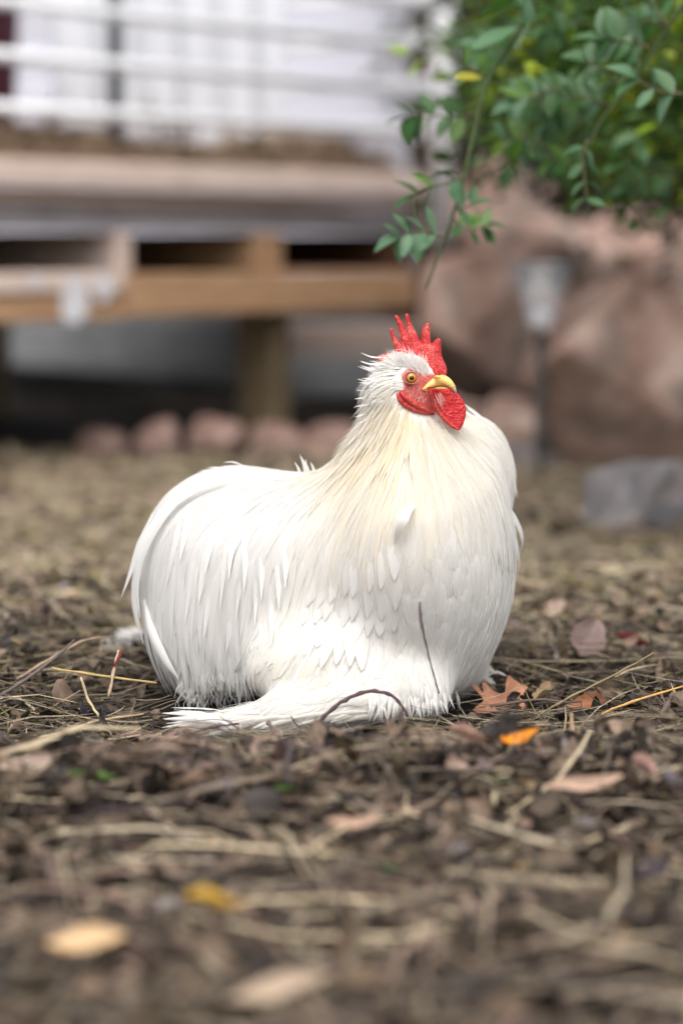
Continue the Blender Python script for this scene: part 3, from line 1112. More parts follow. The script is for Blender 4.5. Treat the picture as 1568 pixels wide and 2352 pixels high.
def march(fi, n, length, lift, hang, jit, base=.0015, free=None, rnd=random, start=None, follow=.55):
    """spine of one feather laid over the body: points and outward normals"""
    p = Vector(start) if start is not None else Vector(fc[fi])
    nor = fnL[fi]
    d = free if free is not None else dir3L[fi]
    t = (d - nor * d.dot(nor))
    if t.length < .05:
        t = Vector((0, 0, -1)) - nor * -nor.z
    t = t.normalized()
    sd = nor.cross(t)
    t = (t + sd * jit).normalized()
    step = length / n
    pts, nrs = [p + nor * base * .5], [nor.copy()]
    for k in range(1, n + 1):
        a = k / n
        p = p + t * step
        loc, nn, idx, dist = bvh.find_nearest(p)
        if loc is None:
            break
        nn = fnL[idx]
        s = (p - loc).dot(nn)
        h = base + lift * length * a
        if s < h:
            p = p + nn * (h - s)
        else:
            p = p - nn * (s - h) * (1 - hang) * .7
        nor = (nor * .4 + nn * .6).normalized()
        dd = dir3L[idx] if free is None else t
        g = Vector((0, 0, -1)) * hang * .6
        t2 = t * (1 - follow) + dd * follow + g
        t2 = t2 - nn * t2.dot(nn) * (1 - hang * .8)
        if t2.length > 1e-4:
            t = t2.normalized()
        pts.append(p.copy())
        nrs.append(nor.copy())
    return pts, nrs


def widths(n, w, rnd_):
    a = np.linspace(0, 1, n + 1)
    pointed = np.where(a < .35, .35 + .65 * (a / .35), (1 - ((a - .35) / .65) ** 1.5))
    rounded = np.where(a < .4, .4 + .6 * (a / .4), np.sqrt(np.clip(1 - ((a - .4) / .6) ** 3.2, 0, 1)))
    pr = pointed * (1 - rnd_) + rounded * rnd_
    pr[-1] = .03 + .12 * rnd_
    return pr * w


class Feathers:
    def __init__(s):
        s.V, s.F, s.C, s.U, s.n = [], [], [], [], 0

    def add(s, pts, nrs, wd, col, arch=.22, twist=0.0):
        n = len(pts)
        P_ = np.array(pts); N_ = np.array(nrs)
        T_ = np.gradient(P_, axis=0)
        T_ /= np.linalg.norm(T_, axis=1)[:, None] + 1e-9
        B_ = np.cross(N_, T_)
        B_ /= np.linalg.norm(B_, axis=1)[:, None] + 1e-9
        N2 = np.cross(T_, B_)
        if twist:
            B_ = B_ * math.cos(twist) + N2 * math.sin(twist)
            N2 = np.cross(T_, B_)
        wd = np.asarray(wd)[:n]
        hw = wd[:, None] / 2
        rows = np.stack([P_ - B_ * hw - N2 * hw * arch * 1.2, P_ - B_ * hw * .5 - N2 * hw * arch * .15, P_ + N2 * hw * arch * .4,
                         P_ + B_ * hw * .5 - N2 * hw * arch * .15, P_ + B_ * hw - N2 * hw * arch * 1.2], 1).reshape(-1, 3)
        f = []
        for k in range(n - 1):
            for j in range(4):
                f.append((k * 5 + j, k * 5 + j + 1, (k + 1) * 5 + j + 1, (k + 1) * 5 + j))
        s.V.append(rows)
        s.F.append(np.array(f) + s.n)
        c = np.asarray(col)
        s.C.append(np.repeat(c[None, :], len(rows), 0) if c.ndim == 1 else np.repeat(c[:n], 5, 0))
        vv = np.repeat(np.linspace(0, 1, n), 5)
        s.U.append(np.stack([np.tile([-1, -.5, 0, .5, 1], n), vv + random.random() * 7], 1))
        s.n += len(rows)

    def build(s, name, parent=None, kind=None, label=None):
        o = rpart(name, np.concatenate(s.V), np.concatenate(s.F), M['feather'], parent, np.concatenate(s.C), True, np.concatenate(s.U))
        if kind: o['kind'] = kind
        if label: o['label'] = label
        return o


CREAM = np.array([.88, .77, .54])
FW = np.array([.86, .845, .822])


def fcolor(cr, rnd=random):
    c = min(1, max(0, cr * rnd.uniform(.45, 1.1)))
    return (FW * (1 - c) + CREAM * c) * rnd.uniform(.93, 1.03)


def region(px, py):
    if py < 1000 + max(0, (abs(px - 930) - 60)) * .6 or (py < 1180 and px > 760):
        return 'hackle_plumage'
    if px < 705 and py < 1500:
        return 'saddle_plumage'
    if px < 905 and py < 1500:
        return 'wing_plumage'
    if py > 1490 and px < 960:
        return 'leg_plumage'
    return 'breast_plumage'


cover = {'hackle_plumage': 14, 'saddle_plumage': 12, 'wing_plumage': 11, 'breast_plumage': 11, 'leg_plumage': 10}
bags = {k: Feathers() for k in cover}
regs = np.array([region(a, b) for a, b in zip(fpx, fpy)])
dens = fa * np.array([cover[r_] for r_ in regs]) / (fl * fw)
dens[bare] = 0
dens[(fn[:, 2] < -.75) & (fc[:, 2] < .02)] = 0
cnt = RNG.poisson(dens)
todo = np.repeat(np.arange(len(fc)), cnt)
# roots placed from the tail end up so that upper feathers lie over lower ones
order = np.argsort(-fpy[todo] + RNG.normal(0, 6, len(todo)))
todo = todo[order]
R_ = random.Random(5)
nrank = {k: 0 for k in cover}
for fi in todo.tolist():
    rg = regs[fi]
    ln = fl[fi] * R_.uniform(.72, 1.2)
    n = 4 if ln < .02 else (6 if ln < .04 else 8)
    hackle = rg == 'hackle_plumage'
    pts, nrs = march(fi, n, ln, flift[fi] * R_.uniform(.4, 1.4), fhang[fi], R_.gauss(0, .05 if hackle else .08), base=R_.uniform(.0006, .0020 if rg != 'saddle_plumage' else .0032), rnd=R_)
    if len(pts) < n + 1:
        continue
    c = fcolor(fcr[fi], R_)
    if pts[-1].z < .012 and rg == 'leg_plumage':
        cc = np.repeat(c[None], n + 1, 0)
        cc[-2:] = cc[-2:] * np.array([.86, .78, .66])     # soiled tips on the ground
        c = cc
    bags[rg].add(pts, nrs, widths(n, fw[fi] * R_.uniform(.75, 1.25) * (1.35 if hackle else 1.1), frd[fi]), c, arch=R_.uniform(.02, .16), twist=R_.gauss(0, .06))
for k, b_ in bags.items():
    b_.build(k, kind='stuff')
print('FEATHERS', len(todo))


# --- fine loose barbs over everything: thin strands
class Hairs:
    def __init__(s):
        s.V, s.C, s.k = [], [], None

    def add(s, pts, wd, col, view=Vector((0, -1, 0))):
        P_ = np.array(pts)
        n = len(P_)
        if s.k is None: s.k = n
        if n != s.k: return
        T_ = np.gradient(P_, axis=0)
        B_ = np.cross(T_, np.array([random.gauss(0, .5), -1, random.gauss(0, .5)]))
        B_ /= np.linalg.norm(B_, axis=1)[:, None] + 1e-9
        hw = (wd / 2 * np.linspace(1, .15, n))[:, None]
        s.V.append(np.stack([P_ - B_ * hw, P_ + B_ * hw], 1).reshape(-1, 3))
        s.C.append(np.repeat(np.asarray(col)[None], 2 * n, 0))

    def build(s, name, parent=None, off=None):
        n = s.k
        f = np.array([(2 * j, 2 * j + 1, 2 * j + 3, 2 * j + 2) for j in range(n - 1)])
        F = (f[None] + (np.arange(len(s.V)) * 2 * n)[:, None, None]).reshape(-1, 4)
        V = np.concatenate(s.V)
        o = rpart(name, V, F, M['feather'], parent, np.concatenate(s.C), True, np.zeros((len(V), 2)))
        o['kind'] = 'stuff'
        return o


hb = Hairs()
pr = fa.copy()
pr[bare] = 0
pr[fn[:, 1] > .55] *= .15
pr *= np.where(regs == 'hackle_plumage', 2.2, 1.0)
pr /= pr.sum()
for fi in RNG.choice(len(fc), 17000, p=pr).tolist():
    ln = min(fl[fi], .03) * R_.uniform(.5, 1.1)
    pts, nrs = march(fi, 4, ln, flift[fi] * R_.uniform(.8, 2.2), fhang[fi] * .5, R_.gauss(0, .22), base=R_.uniform(.0012, .0030), rnd=R_)
    if len(pts) == 5:
        hb.add(pts, R_.uniform(.0003, .0006), fcolor(fcr[fi] * .8, R_))
hb.build('loose_barbs')

# --- large feathers, each a part of its own
def big_feather(name, path, wpx, rnd_, dep, cream=.0, arch=.2, twist=0, label=None, n=12):
    """path: picture points; laid just outside the plumage"""
    pts = catmull([R3(a, b, dep if not hasattr(dep, '__len__') else dep[i]) for i, (a, b) in enumerate(path)], max(2, n // (len(path) - 1)))
    nrs = []
    out_ = []
    for p in pts:
        loc, nn, idx, dist = bvh.find_nearest(p)
        nn = fnL[idx]
        nrs.append((nn + Vector((0, -.8, .1))).normalized())
        out_.append(p)
    fb = Feathers()
    fb.add(out_, nrs, widths(len(pts) - 1, wpx * K, rnd_), fcolor(cream), arch, twist)
    return fb.build(name, label=label)


def surf_dep(px, py, lift=.006):
    """depth of the plumage surface seen at a picture point"""
    o_ = Vector((0, 0, CAM_H)); d = (P(px, py, 1.0) - o_).normalized()
    loc, nn, idx, dist = bvh.ray_cast(o_, d)
    if loc is None:
        loc = bvh.find_nearest(P(px, py, BY))[0]
    return loc.y - BY - lift


def on_body(name, path, wpx, rnd_, lift=.006, **kw):
    L_ = lift if hasattr(lift, '__len__') else [lift] * len(path)
    return big_feather(name, path, wpx, rnd_, [surf_dep(a, b, l) for (a, b), l in zip(path, L_)], **kw)


# saddle fringe: hanging pointed feathers
Rs = random.Random(77)
fringe = [(352, 1440), (395, 1500), (408, 1562), (438, 1520), (468, 1470), (502, 1555), (520, 1500), (548, 1585), (566, 1600), (575, 1560), (596, 1500),
          (624, 1480), (455, 1390), (505, 1400), (540, 1430), (425, 1430), (585, 1440), (340, 1330), (380, 1350), (470, 1320), (525, 1330), (600, 1380), (640, 1400), (655, 1350), (560, 1360), (412, 1290)]
for (a, b) in fringe:
    ln = Rs.uniform(150, 230)
    sl = (a - 640) / 420 * .45 + Rs.uniform(-.04, .04)
    x0 = a - sl * ln * 1.0 + Rs.uniform(-4, 4)
    pth = [(x0 + (a - x0) * t ** .75, b - ln * (1 - t)) for t in (0, .33, .66, 1)]
    on_body('saddle_feather', pth, Rs.uniform(17, 25), .06, (.001, .003, .006, .010), arch=.3, twist=Rs.uniform(-.25, .25))
# odd feathers that leave the outline
big_feather('tail_feather', [(350, 1180), (318, 1250), (300, 1310), (279, 1372)], 20, .05, (.03, .03, .03, .03), arch=.3, label='single tail feather curving out at the left edge')
big_feather('tail_feather', [(520, 1090), (400, 1150), (330, 1250), (312, 1340), (322, 1420)], 30, .1, (.0, .0, .0, .005, .01), arch=.3)
big_feather('tail_feather', [(440, 1120), (350, 1210), (312, 1310), (308, 1400), (330, 1480)], 32, .2, (.03, .03, .03, .03, .03), arch=.3)
big_feather('tail_feather', [(330, 1380), (345, 1450), (380, 1520), (410, 1560)], 28, .3, (.02, .0, -.01, -.01), arch=.3)
on_body('saddle_feather', [(600, 1420), (570, 1480), (535, 1545), (515, 1575)], 26, .05, (.006, .010, .014, .018), arch=.3, twist=.4)
# wing feathers in overlapping rows, softly rounded ends
for (row, xs, ys, ln, w_) in ((0, (700, 900), (1395, 1345), 120, 30), (1, (690, 905), (1445, 1410), 120, 33), (2, (700, 900), (1500, 1448), 125, 36), (3, (735, 830), (1530, 1538), 130, 40)):
    nn_ = 8 if row < 3 else 4
    for k in range(nn_):
        t = (k + Rs.uniform(-.2, .2)) / (nn_ - 1)
        x1 = xs[0] + (xs[1] - xs[0]) * t; y1 = ys[0] + (ys[1] - ys[0]) * t + Rs.uniform(-12, 12)
        L_ = ln * Rs.uniform(.85, 1.15)
        sl = (.30 - .34 * t) + Rs.uniform(-.06, .06)
        x0, y0 = x1 + sl * L_, y1 - L_
        lf = (.000, .0015, .003, .0045) if row < 3 else (.000, .003, .005, .007)
        on_body('wing_feather', [(x0, y0), (x0 * .66 + x1 * .34 + 3, y0 * .66 + y1 * .34), (x0 * .33 + x1 * .67 + 2, y0 * .33 + y1 * .67), (x1, y1)], w_ * Rs.uniform(.8, 1.15), .38, lf, cream=.05, arch=.12, twist=Rs.uniform(-.15, .15))
# the one breast feather standing out in a curl
on_body('breast_feather', [(948, 1158), (925, 1180), (910, 1215), (905, 1250)], 30, .5, (.006, .022, .018, .004), cream=.12, arch=.6, twist=.5, label='curled breast feather standing out from the rest')
# far side wing feathers along the right outline
for (x0, y0, x1, y1) in ((1130, 1120, 1196, 1275), (1150, 1180, 1188, 1330), (1120, 1150, 1180, 1250)):
    big_feather('wing_feather', [(x0, y0), ((x0 + x1) / 2 + 14, y0 * .6 + y1 * .4), (x1 + 4, y0 * .25 + y1 * .75), (x1 - 4, y1)], 16, .1, (.03, .03, .035, .04), arch=.2)
# hackle feathers breaking the far outline
EDG = [(1082, 958), (1118, 986), (1148, 1028), (1168, 1078), (1180, 1128), (1186, 1168)]
for k in range(40):
    t = Rs.uniform(0, 4.6); i = int(t); f_ = t - i
    ex = EDG[i][0] + (EDG[i + 1][0] - EDG[i][0]) * f_; ey = EDG[i][1] + (EDG[i + 1][1] - EDG[i][1]) * f_
    tx, ty = EDG[i + 1][0] - EDG[i][0], EDG[i + 1][1] - EDG[i][1]
    l_ = math.hypot(tx, ty); tx /= l_; ty /= l_
    ln = Rs.uniform(50, 85); o0 = Rs.uniform(-3, 9)
    p1 = (ex + ty * o0, ey - tx * o0)
    p0 = (p1[0] - tx * ln - ty * 16, p1[1] - ty * ln + tx * 16)
    pm = (p1[0] - tx * ln * .5 - ty * 3, p1[1] - ty * ln * .5 + tx * 3)
    dp = .055 + Rs.uniform(-.02, .02)
    big_feather('hackle_feather', [p0, pm, p1], Rs.uniform(5, 9), .05, dp, cream=.08, arch=.15, n=8)
for (a, b, c, d) in ((500, 1075, 455, 1082), (520, 1066, 470, 1076), (560, 1056, 512, 1062), (430, 1120, 392, 1140)):
    big_feather('back_feather', [(a, b + 14), ((a + c) / 2, (b + d) / 2 + 2), (c, d)], 5, .05, .05, n=6)
# ruffled tuft on the back
for (a, b, c, d) in ((702, 1092, 688, 1043), (712, 1094, 692, 1050), (696, 1092, 702, 1054), (690, 1094, 676, 1060), (722, 1094, 712, 1060)):
    big_feather('back_feather', [(a, b), ((a + c) / 2 + 3, (b + d) / 2), (c, d)], 8, .05, .034, n=6)
# foot feathers fanned on the ground
for i in range(26):
    t = i / 25
    x0 = Rs.uniform(520, 700); y0 = 1650 + Rs.uniform(-12, 22)
    a = math.radians(Rs.uniform(-24, 26))
    ln = Rs.uniform(90, 195)
    x1 = max(372, x0 - ln * math.cos(a) - 60 * t); y1 = y0 + ln * math.sin(a) * .5 + Rs.uniform(0, 12)
    y1 = min(y1, 1698)
    dp = -.092 + Rs.uniform(-.008, .03)
    big_feather('foot_feather', [(x0, y0), (x0 * .5 + x1 * .5, (y0 + y1) / 2 - 6), (x1, y1)], Rs.uniform(11, 18), .1, (dp, dp - .004, dp), cream=.05, arch=.25, twist=Rs.uniform(-.4, .4), n=10)
for i in range(16):
    x0 = Rs.uniform(560, 900); y0 = 1655 + Rs.uniform(-6, 8) - (x0 - 560) * .05
    ln = Rs.uniform(50, 110)
    x1 = x0 - ln; y1 = y0 + Rs.uniform(8, 22)
    dp = surf_dep(x0, y0, .004)
    big_feather('foot_feather', [(x0, y0), (x0 * .5 + x1 * .5, (y0 + y1) / 2 - 3), (x1, y1)], Rs.uniform(9, 14), .15, (dp, dp - .004, dp - .006), cream=.25, arch=.25, n=8)

# ragged feathering that hangs from the shanks onto the litter
for i in range(95):
    x0 = Rs.uniform(850, 1050); y0 = Rs.uniform(1560, 1610)
    x1 = x0 + Rs.uniform(-22, 16); y1 = min(1665 - abs(x0 - 900) * .22, y0 + Rs.uniform(45, 80))
    dp = surf_dep(x0, y0, .002)
    big_feather('shank_feather', [(x0, y0), ((x0 + x1) / 2 + Rs.uniform(-5, 5), (y0 + y1) / 2), (x1, y1)], Rs.uniform(4, 9), .05, (dp, dp - .005, dp - .004), cream=.04, arch=.2, twist=Rs.uniform(-.3, .3), n=8)
for i in range(14):
    x0 = Rs.uniform(1075, 1120); y0 = Rs.uniform(1530, 1565)
    big_feather('foot_feather', [(x0, y0), (x0 + 22, y0 + Rs.uniform(-8, 8)), (x0 + Rs.uniform(25, 55), y0 + Rs.uniform(-4, 14))], Rs.uniform(7, 12), .15, .045, cream=.2, arch=.2, n=6)
# curly fluff under the tail
hb = Hairs()
for i in range(220):
    x0, y0 = Rs.uniform(420, 560), Rs.uniform(1530, 1600)
    dp = surf_dep(x0, y0, .004) if y0 < 1580 else .0
    cu = Rs.uniform(-26, 10); ln = Rs.uniform(20, 52)
    hb.add(catmull([R3(x0, y0, dp), R3(x0 - ln * .35, y0 + ln * .45, dp - .004), R3(x0 - ln * .2 + cu * .5, y0 + ln * .85, dp - .006), R3(x0 + cu, min(1640, y0 + ln), dp - .006)], 2), .0005, fcolor(0))
hb.build('tail_fluff')


# --- comb
def plate(name, poly_z, mat, parent, frame, thick, edge_round, res, wrinkle=.0003, bend=None, seed=1, grow=.0):
    """solid flap from an outline in close-up units; frame(x, y, t) -> world for in-plane metres and offset t"""
    pts = np.array([Hz(*p) for p in poly_z])
    c0 = pts.mean(0)
    q = (pts - c0) * K * 1.0
    q[:, 1] *= -1
    lo_, hi_ = q.min(0) - .003, q.max(0) + .003

    def f(X, Y, Z):
        d2 = sd_poly(X[:, 0, :], Z[:, 0, :], q)[:, None, :] + 0 * X - grow
        tt = thick * np.clip(.30 + .7 * np.clip(-d2 / edge_round, 0, 1) ** .6, 0, 1)
        dz = np.abs(Y) - tt / 2
        return np.maximum(d2, dz) if False else smin_max(d2, dz, min(.0010, thick * .35))
    V, F = surfnet(f, (lo_[0], -thick, lo_[1]), (hi_[0], thick, hi_[1]), res)
    V[:, 1] += wrinkle * vnoise(V * 700, seed, 2)
    W = np.array([frame(x + c0[0] * 0, z, y) for x, y, z in V])
    return rpart(name, W, F, mat, parent)


def smin_max(a, b, k):
    return -smin(-a, -b, k)


def refine(poly, n=6):
    out = catmull([Vector((a, b, 0)) for a, b in poly] + [Vector((*poly[0], 0))], n)[:-1]
    return [(p.x, p.y) for p in out]


COMB = [(118, 640), (170, 605), (240, 572), (345, 548), (388, 505), (350, 400), (318, 270), (315, 226), (332, 216), (350, 238), (395, 345), (478, 448), (455, 350), (425, 170), (380, 50), (390, 27), (412, 32), (440, 72), (505, 165), (545, 285), (545, 150), (528, 25), (546, 4), (568, 22), (592, 120), (660, 250), (737, 408), (750, 385), (762, 250), (800, 165), (838, 135), (855, 155), (866, 280), (882, 432), (930, 388), (985, 350), (1012, 365), (1020, 470), (1032, 600), (1085, 720), (1104, 820), (1080, 885), (980, 895), (880, 862), (830, 780), (700, 730), (500, 720), (350, 735), (230, 720), (160, 690)]
COMB = refine(COMB, 3)
cm = np.array([Hz(*p) for p in COMB]).mean(0)
YAW = math.radians(-14)
C3 = R3(cm[0], cm[1], HD)


def comb_frame(x, z, t):
    x = x / math.cos(YAW)
    wob = .0022 * math.sin(x * 160) * (z + .02) / .04
    return C3 + np.array([x * math.cos(YAW) - t * math.sin(YAW), x * math.sin(YAW) + (t + wob) * math.cos(YAW), z])


plate('comb', COMB, M['comb'], None, comb_frame, .0068, .0042, .0007, .0004, grow=.0003)

# --- wattles
WAT = refine([(860, 1062), (905, 1052), (1000, 1075), (1120, 1080), (1200, 1095), (1300, 1190), (1375, 1310), (1392, 1440), (1350, 1585), (1300, 1662), (1270, 1662), (1180, 1600), (1060, 1500), (960, 1380), (895, 1260)], 3)
wm = np.array([Hz(*p) for p in WAT]).mean(0)
W3 = R3(wm[0], wm[1], HD - .016)


def wat_frame(x, z, t):
    # the rear edge rolls towards the camera, the middle is dished, the front edge recedes
    s = (x + z * -.55) / .016
    dish = .006 * math.exp(-((s + 1.35) / .38) ** 2) + .0018 * s * s
    return W3 + np.array([x, t - dish + .30 * x, z])


plate('wattle', WAT, M['wattle'], None, wat_frame, .0034, .0025, .0007, .0006, seed=4)
W4 = R3(wm[0] + 2, wm[1] - 6, HD + .010)
plate('wattle', WAT, M['wattle'], None, lambda x, z, t: W4 + np.array([x * .92, t - .25 * x, z * .9]), .0034, .0025, .0009, .0006, seed=6)


def rtube(name, path, radii, mat, dep, n=5, seg=12, squash=None, parent=None):
    pts3 = [R3(*Hz(a, b), dep if not hasattr(dep, '__len__') else dep[i]) for i, (a, b) in enumerate(path)]
    pp = catmull(pts3, n)
    rr = np.interp(np.linspace(0, 1, len(pp)), np.linspace(0, 1, len(radii)), radii) * .16 * K
    V, F = tube(pp, rr, seg, False, squash)
    me = py_mesh(name, [Vector(v) - Vector(ORG) for v in V], F, True)
    return link(name, me, mat, parent or rooster)


def sdep(zx, zy, lift=.0):
    return surf_dep(*Hz(zx, zy), lift)


e1 = [(415, 1130), (455, 1225), (540, 1305), (660, 1370), (800, 1405), (930, 1430)]
rtube('ear_lobe', e1, [22, 44, 52, 46, 42, 20], M['lobe'], [sdep(a, b, .001) for a, b in e1])
e2 = [(445, 1110), (520, 1190), (620, 1270), (720, 1330), (830, 1385)]
rtube('ear_lobe', e2, [22, 40, 44, 38, 20], M['lobe'], [sdep(a, b, .0035) for a, b in e2])
# rolled rear rim of the near wattle
e3 = [(872, 1055), (880, 1140), (915, 1270), (985, 1390), (1080, 1505), (1190, 1600), (1290, 1660)]
def wdep(zx, zy):
    a, b = Hz(zx, zy)
    x, z = (a - wm[0]) * K, -(b - wm[1]) * K
    return float(wat_frame(x, z, 0)[1] - BY)
rtube('wattle_rim', e3, [24, 32, 34, 32, 30, 30, 18], M['lobe'], [wdep(a, b) - .001 for a, b in e3])

# --- beak
M['beak'] = solid_mat('yellow horn', [(.3, (.70, .42, .10)), (.7, (.84, .60, .20))], 150, .35, .06, None, .5)
M['beak_tip'] = solid_mat('pale grey horn', [(.3, (.42, .36, .28)), (.7, (.72, .60, .42))], 500, .4, .1, None, .5)
bd = HD - .012
ub = [(770, 1085), (860, 1030), (960, 985), (1060, 955), (1140, 985), (1195, 1035), (1232, 1085)]
dd = [sdep(800, 1080, .0012), sdep(870, 1035, .0008), bd, bd - .002, bd - .004, bd - .005, bd - .006]
ubk = rtube('upper_beak', ub, [10, 42, 78, 82, 62, 42, 20], M['beak'], dd, 6, 16, (.95, 1))
rtube('beak_tip', [(1205, 1040), (1228, 1080), (1242, 1105), (1248, 1125)], [38, 24, 15, 4], M['beak_tip'], [bd - .0055] * 4, 4, 14, None, ubk)
lb_ = [(790, 1098), (890, 1070), (1000, 1058), (1100, 1062), (1180, 1082)]
rtube('lower_beak', lb_, [8, 26, 32, 26, 6], M['beak'], [dd[0], bd + .001, bd, bd - .002, bd - .003], 6, 14, (1.5, 1))
rtube('nostril', [(935, 905), (980, 902), (1025, 918)], [8, 26, 10], M['beak'], [sdep(940, 905, .002), bd - .009, bd - .009], 5, 10, None, ubk)
M['gape'] = solid_mat('dark mouth line', [(.3, (.10, .02, .012)), (.7, (.16, .04, .02))], 100, .6, 0)
rtube('mouth_line', [(800, 1088), (900, 1052), (1010, 1032), (1110, 1048), (1185, 1078)], [4, 6, 7, 6, 3], M['gape'], [dd[0] - .002, bd - .011, bd - .0135, bd - .012, bd - .0075], 5, 8, None, ubk)

# --- eye
m, nt, N, L, out = newmat('orange iris')
tc = N.new('ShaderNodeTexCoord'); ln_ = N.new('ShaderNodeVectorMath'); ln_.operation = 'LENGTH'
mp = N.new('ShaderNodeMapping'); mp.inputs['Scale'].default_value = (1, 0, 1)
L.new(tc.outputs['Object'], mp.inputs[0]); L.new(mp.outputs[0], ln_.inputs[0])
r = ramp(N, [(.0, (.004, .004, .005)), (.40, (.004, .004, .005)), (.46, (.62, .22, .015)), (.74, (.72, .25, .012)), (.86, (.20, .05, .01)), (1., (.05, .015, .01))])
mu = N.new('ShaderNodeMath'); mu.operation = 'MULTIPLY'; mu.inputs[1].default_value = 1 / .0040
L.new(ln_.outputs['Value'], mu.inputs[0]); L.new(mu.outputs[0], r.inputs['Fac'])
b = N.new('ShaderNodeBsdfPrincipled'); b.inputs['Roughness'].default_value = .06; b.inputs['Coat Weight'].default_value = .8
L.new(r.outputs[0], b.inputs['Base Color']); L.new(b.outputs[0], out.inputs['Surface'])
M['iris'] = m
edp = surf_dep(*EYE)
ec = R3(EYE[0], EYE[1], edp + .0018)
V, F = [], []
for i in range(17):
    th = math.pi * i / 16
    for j in range(24):
        ph = 2 * math.pi * j / 24
        V.append((.0041 * math.sin(th) * math.cos(ph), -.0041 * math.cos(th) * .85, .0041 * math.sin(th) * math.sin(ph)))
for i in range(16):
    for j in range(24):
        F.append((i * 24 + j, i * 24 + (j + 1) % 24, (i + 1) * 24 + (j + 1) % 24, (i + 1) * 24 + j))
eye = link('eye', py_mesh('eye', V, F, True), M['iris'], rooster)
eye.location = Vector(ec - ORG)
eye.rotation_euler = (math.radians(-3), 0, math.radians(8))
M['lid'] = solid_mat('bare eyelid', [(.3, (.42, .13, .09)), (.7, (.56, .24, .16))], 900, .5, .3)
pts = []
for k in range(25):
    a = 2 * math.pi * k / 24
    rx, rz = (.0050, .0044)
    pts.append(ec - ORG + np.array([rx * math.cos(a) + (.0006 if math.cos(a) > 0 else 0), -.0014 + .0010 * math.cos(a) ** 2, rz * math.sin(a)]))
V, F = tube(pts, .0005, 8, False)
link('eyelid', py_mesh('eyelid', V, F, True), M['lid'], rooster)

# --- spiky nape feathers that break the outline
Rn = random.Random(31)
for k in range(28):
    t = k / 27
    x0 = 884 - 34 * t + Rn.uniform(-8, 8); y0 = 826 + 160 * t + Rn.uniform(-6, 6)
    a = math.radians(196 - 66 * t + Rn.uniform(-12, 12)) if t < .75 else math.radians(140 + Rn.uniform(-10, 8))
    ln = Rn.uniform(34, 58)
    x1, y1 = x0 + math.cos(a) * ln, y0 - math.sin(a) * -1 * ln if False else y0 + math.sin(a) * ln
    big_feather('nape_feather', [(x0, y0), ((x0 + x1) / 2, (y0 + y1) / 2 + 4), (x1, y1)], Rn.uniform(4, 6.5), .05, (HD + Rn.uniform(-.012, .004),) * 3, cream=.06 + .2 * t, arch=.1, n=6)

# --- bristles on the face, brow and throat
hb = Hairs()
Rb = random.Random(9)
def bristle(zx, zy, dx, dy, ln, wd, lift=.35, col=None, out0=.0005):
    d0 = surf_dep(*Hz(zx, zy), out0)
    n_ = 4
    pts = []
    for k in range(n_ + 1):
        a = k / n_
        x, y = zx + dx * ln * a + 12 * a * a * Rb.gauss(0, .4), zy + dy * ln * a
        pts.append(R3(*Hz(x, y), d0 - lift * ln * .16 * K * (a - .35 * a * a)))
    hb.add(pts, wd, fcolor(.02, Rb) * 1.07 if col is None else col)
for _ in range(520):                       # brow and crown, swept back
    t = Rb.random()
    zx = 830 - 500 * t + Rb.gauss(0, 22); zy = 830 - 130 * math.sin(t * 2.2) + Rb.gauss(0, 38)
    a = math.radians(-100 - 62 * t + Rb.gauss(0, 14))
    bristle(zx, zy, math.cos(a), math.sin(a), Rb.uniform(90, 240), Rb.uniform(.0004, .0011), .45)
for _ in range(160):                        # spiky nape
    zx, zy = Rb.uniform(170, 320), Rb.uniform(700, 1250)
    a = math.radians(180 + (900 - zy) / 550 * 30 + Rb.gauss(0, 9))
    bristle(zx, zy, math.cos(a), math.sin(a), Rb.uniform(110, 230), Rb.uniform(.0006, .0013), .1)
for _ in range(120):                        # cheek hairs
    zx, zy = Rb.uniform(560, 830), Rb.uniform(1020, 1260)
    a = math.radians(Rb.uniform(10, 80))
    bristle(zx, zy, -math.cos(a) * .6, math.sin(a), Rb.uniform(30, 75), .00022, .3, (.85, .62, .55))
for _ in range(34):                         # throat hairs in front of the wattle
    zx, zy = Rb.uniform(935, 1030), Rb.uniform(1100, 1230)
    a = math.radians(Rb.uniform(42, 80)); ln = Rb.uniform(90, 210)
    dpt = wdep(zx, zy) - .003
    pts = [R3(*Hz(zx + math.cos(a) * ln * q, zy + math.sin(a) * ln * q + 10 * math.sin(q * 3)), dpt - .002 * q) for q in (0, .25, .5, .75, 1)]
    hb.add(pts, .00022, (.80, .55, .5))
for _ in range(90):                         # brow edge on the red skin
    zx, zy = Rb.uniform(480, 860), Rb.uniform(790, 1010)
    bristle(zx, zy, Rb.uniform(-1, -.3), Rb.uniform(-.5, .5), Rb.uniform(20, 45), .0002, .3, (.85, .6, .5))
hb.build('face_bristles')
# white ear tuft
hb = Hairs()
for _ in range(260):
    zx, zy = Rb.uniform(400, 500), Rb.uniform(950, 1080)
    bristle(zx, zy, -1, Rb.uniform(-.1, .35), Rb.uniform(60, 150), .0006, .3)
hb.build('ear_tuft')

# ------------------------------------------------------------------ shrub
def leaf_template(nl=6, w=.56, fold=.22, droop=.18, obov=.15):
    """oval leaf, base at the origin, pointing along +X, unit length"""
    V, F = [], []
    for i in range(nl + 1):
        t = i / nl
        hw = w / 2 * math.sin(math.pi * min(1, t ** (1 - obov) * .985 + .012)) ** .75
        for s in (-1, 0, 1):
            V.append((t, s * hw, abs(s) * hw * fold - droop * t * t))
    for i in range(nl):
        for j in range(2):
            F.append((i * 3 + j, i * 3 + j + 1, (i + 1) * 3 + j + 1, (i + 1) * 3 + j))
    return np.array(V), np.array(F)


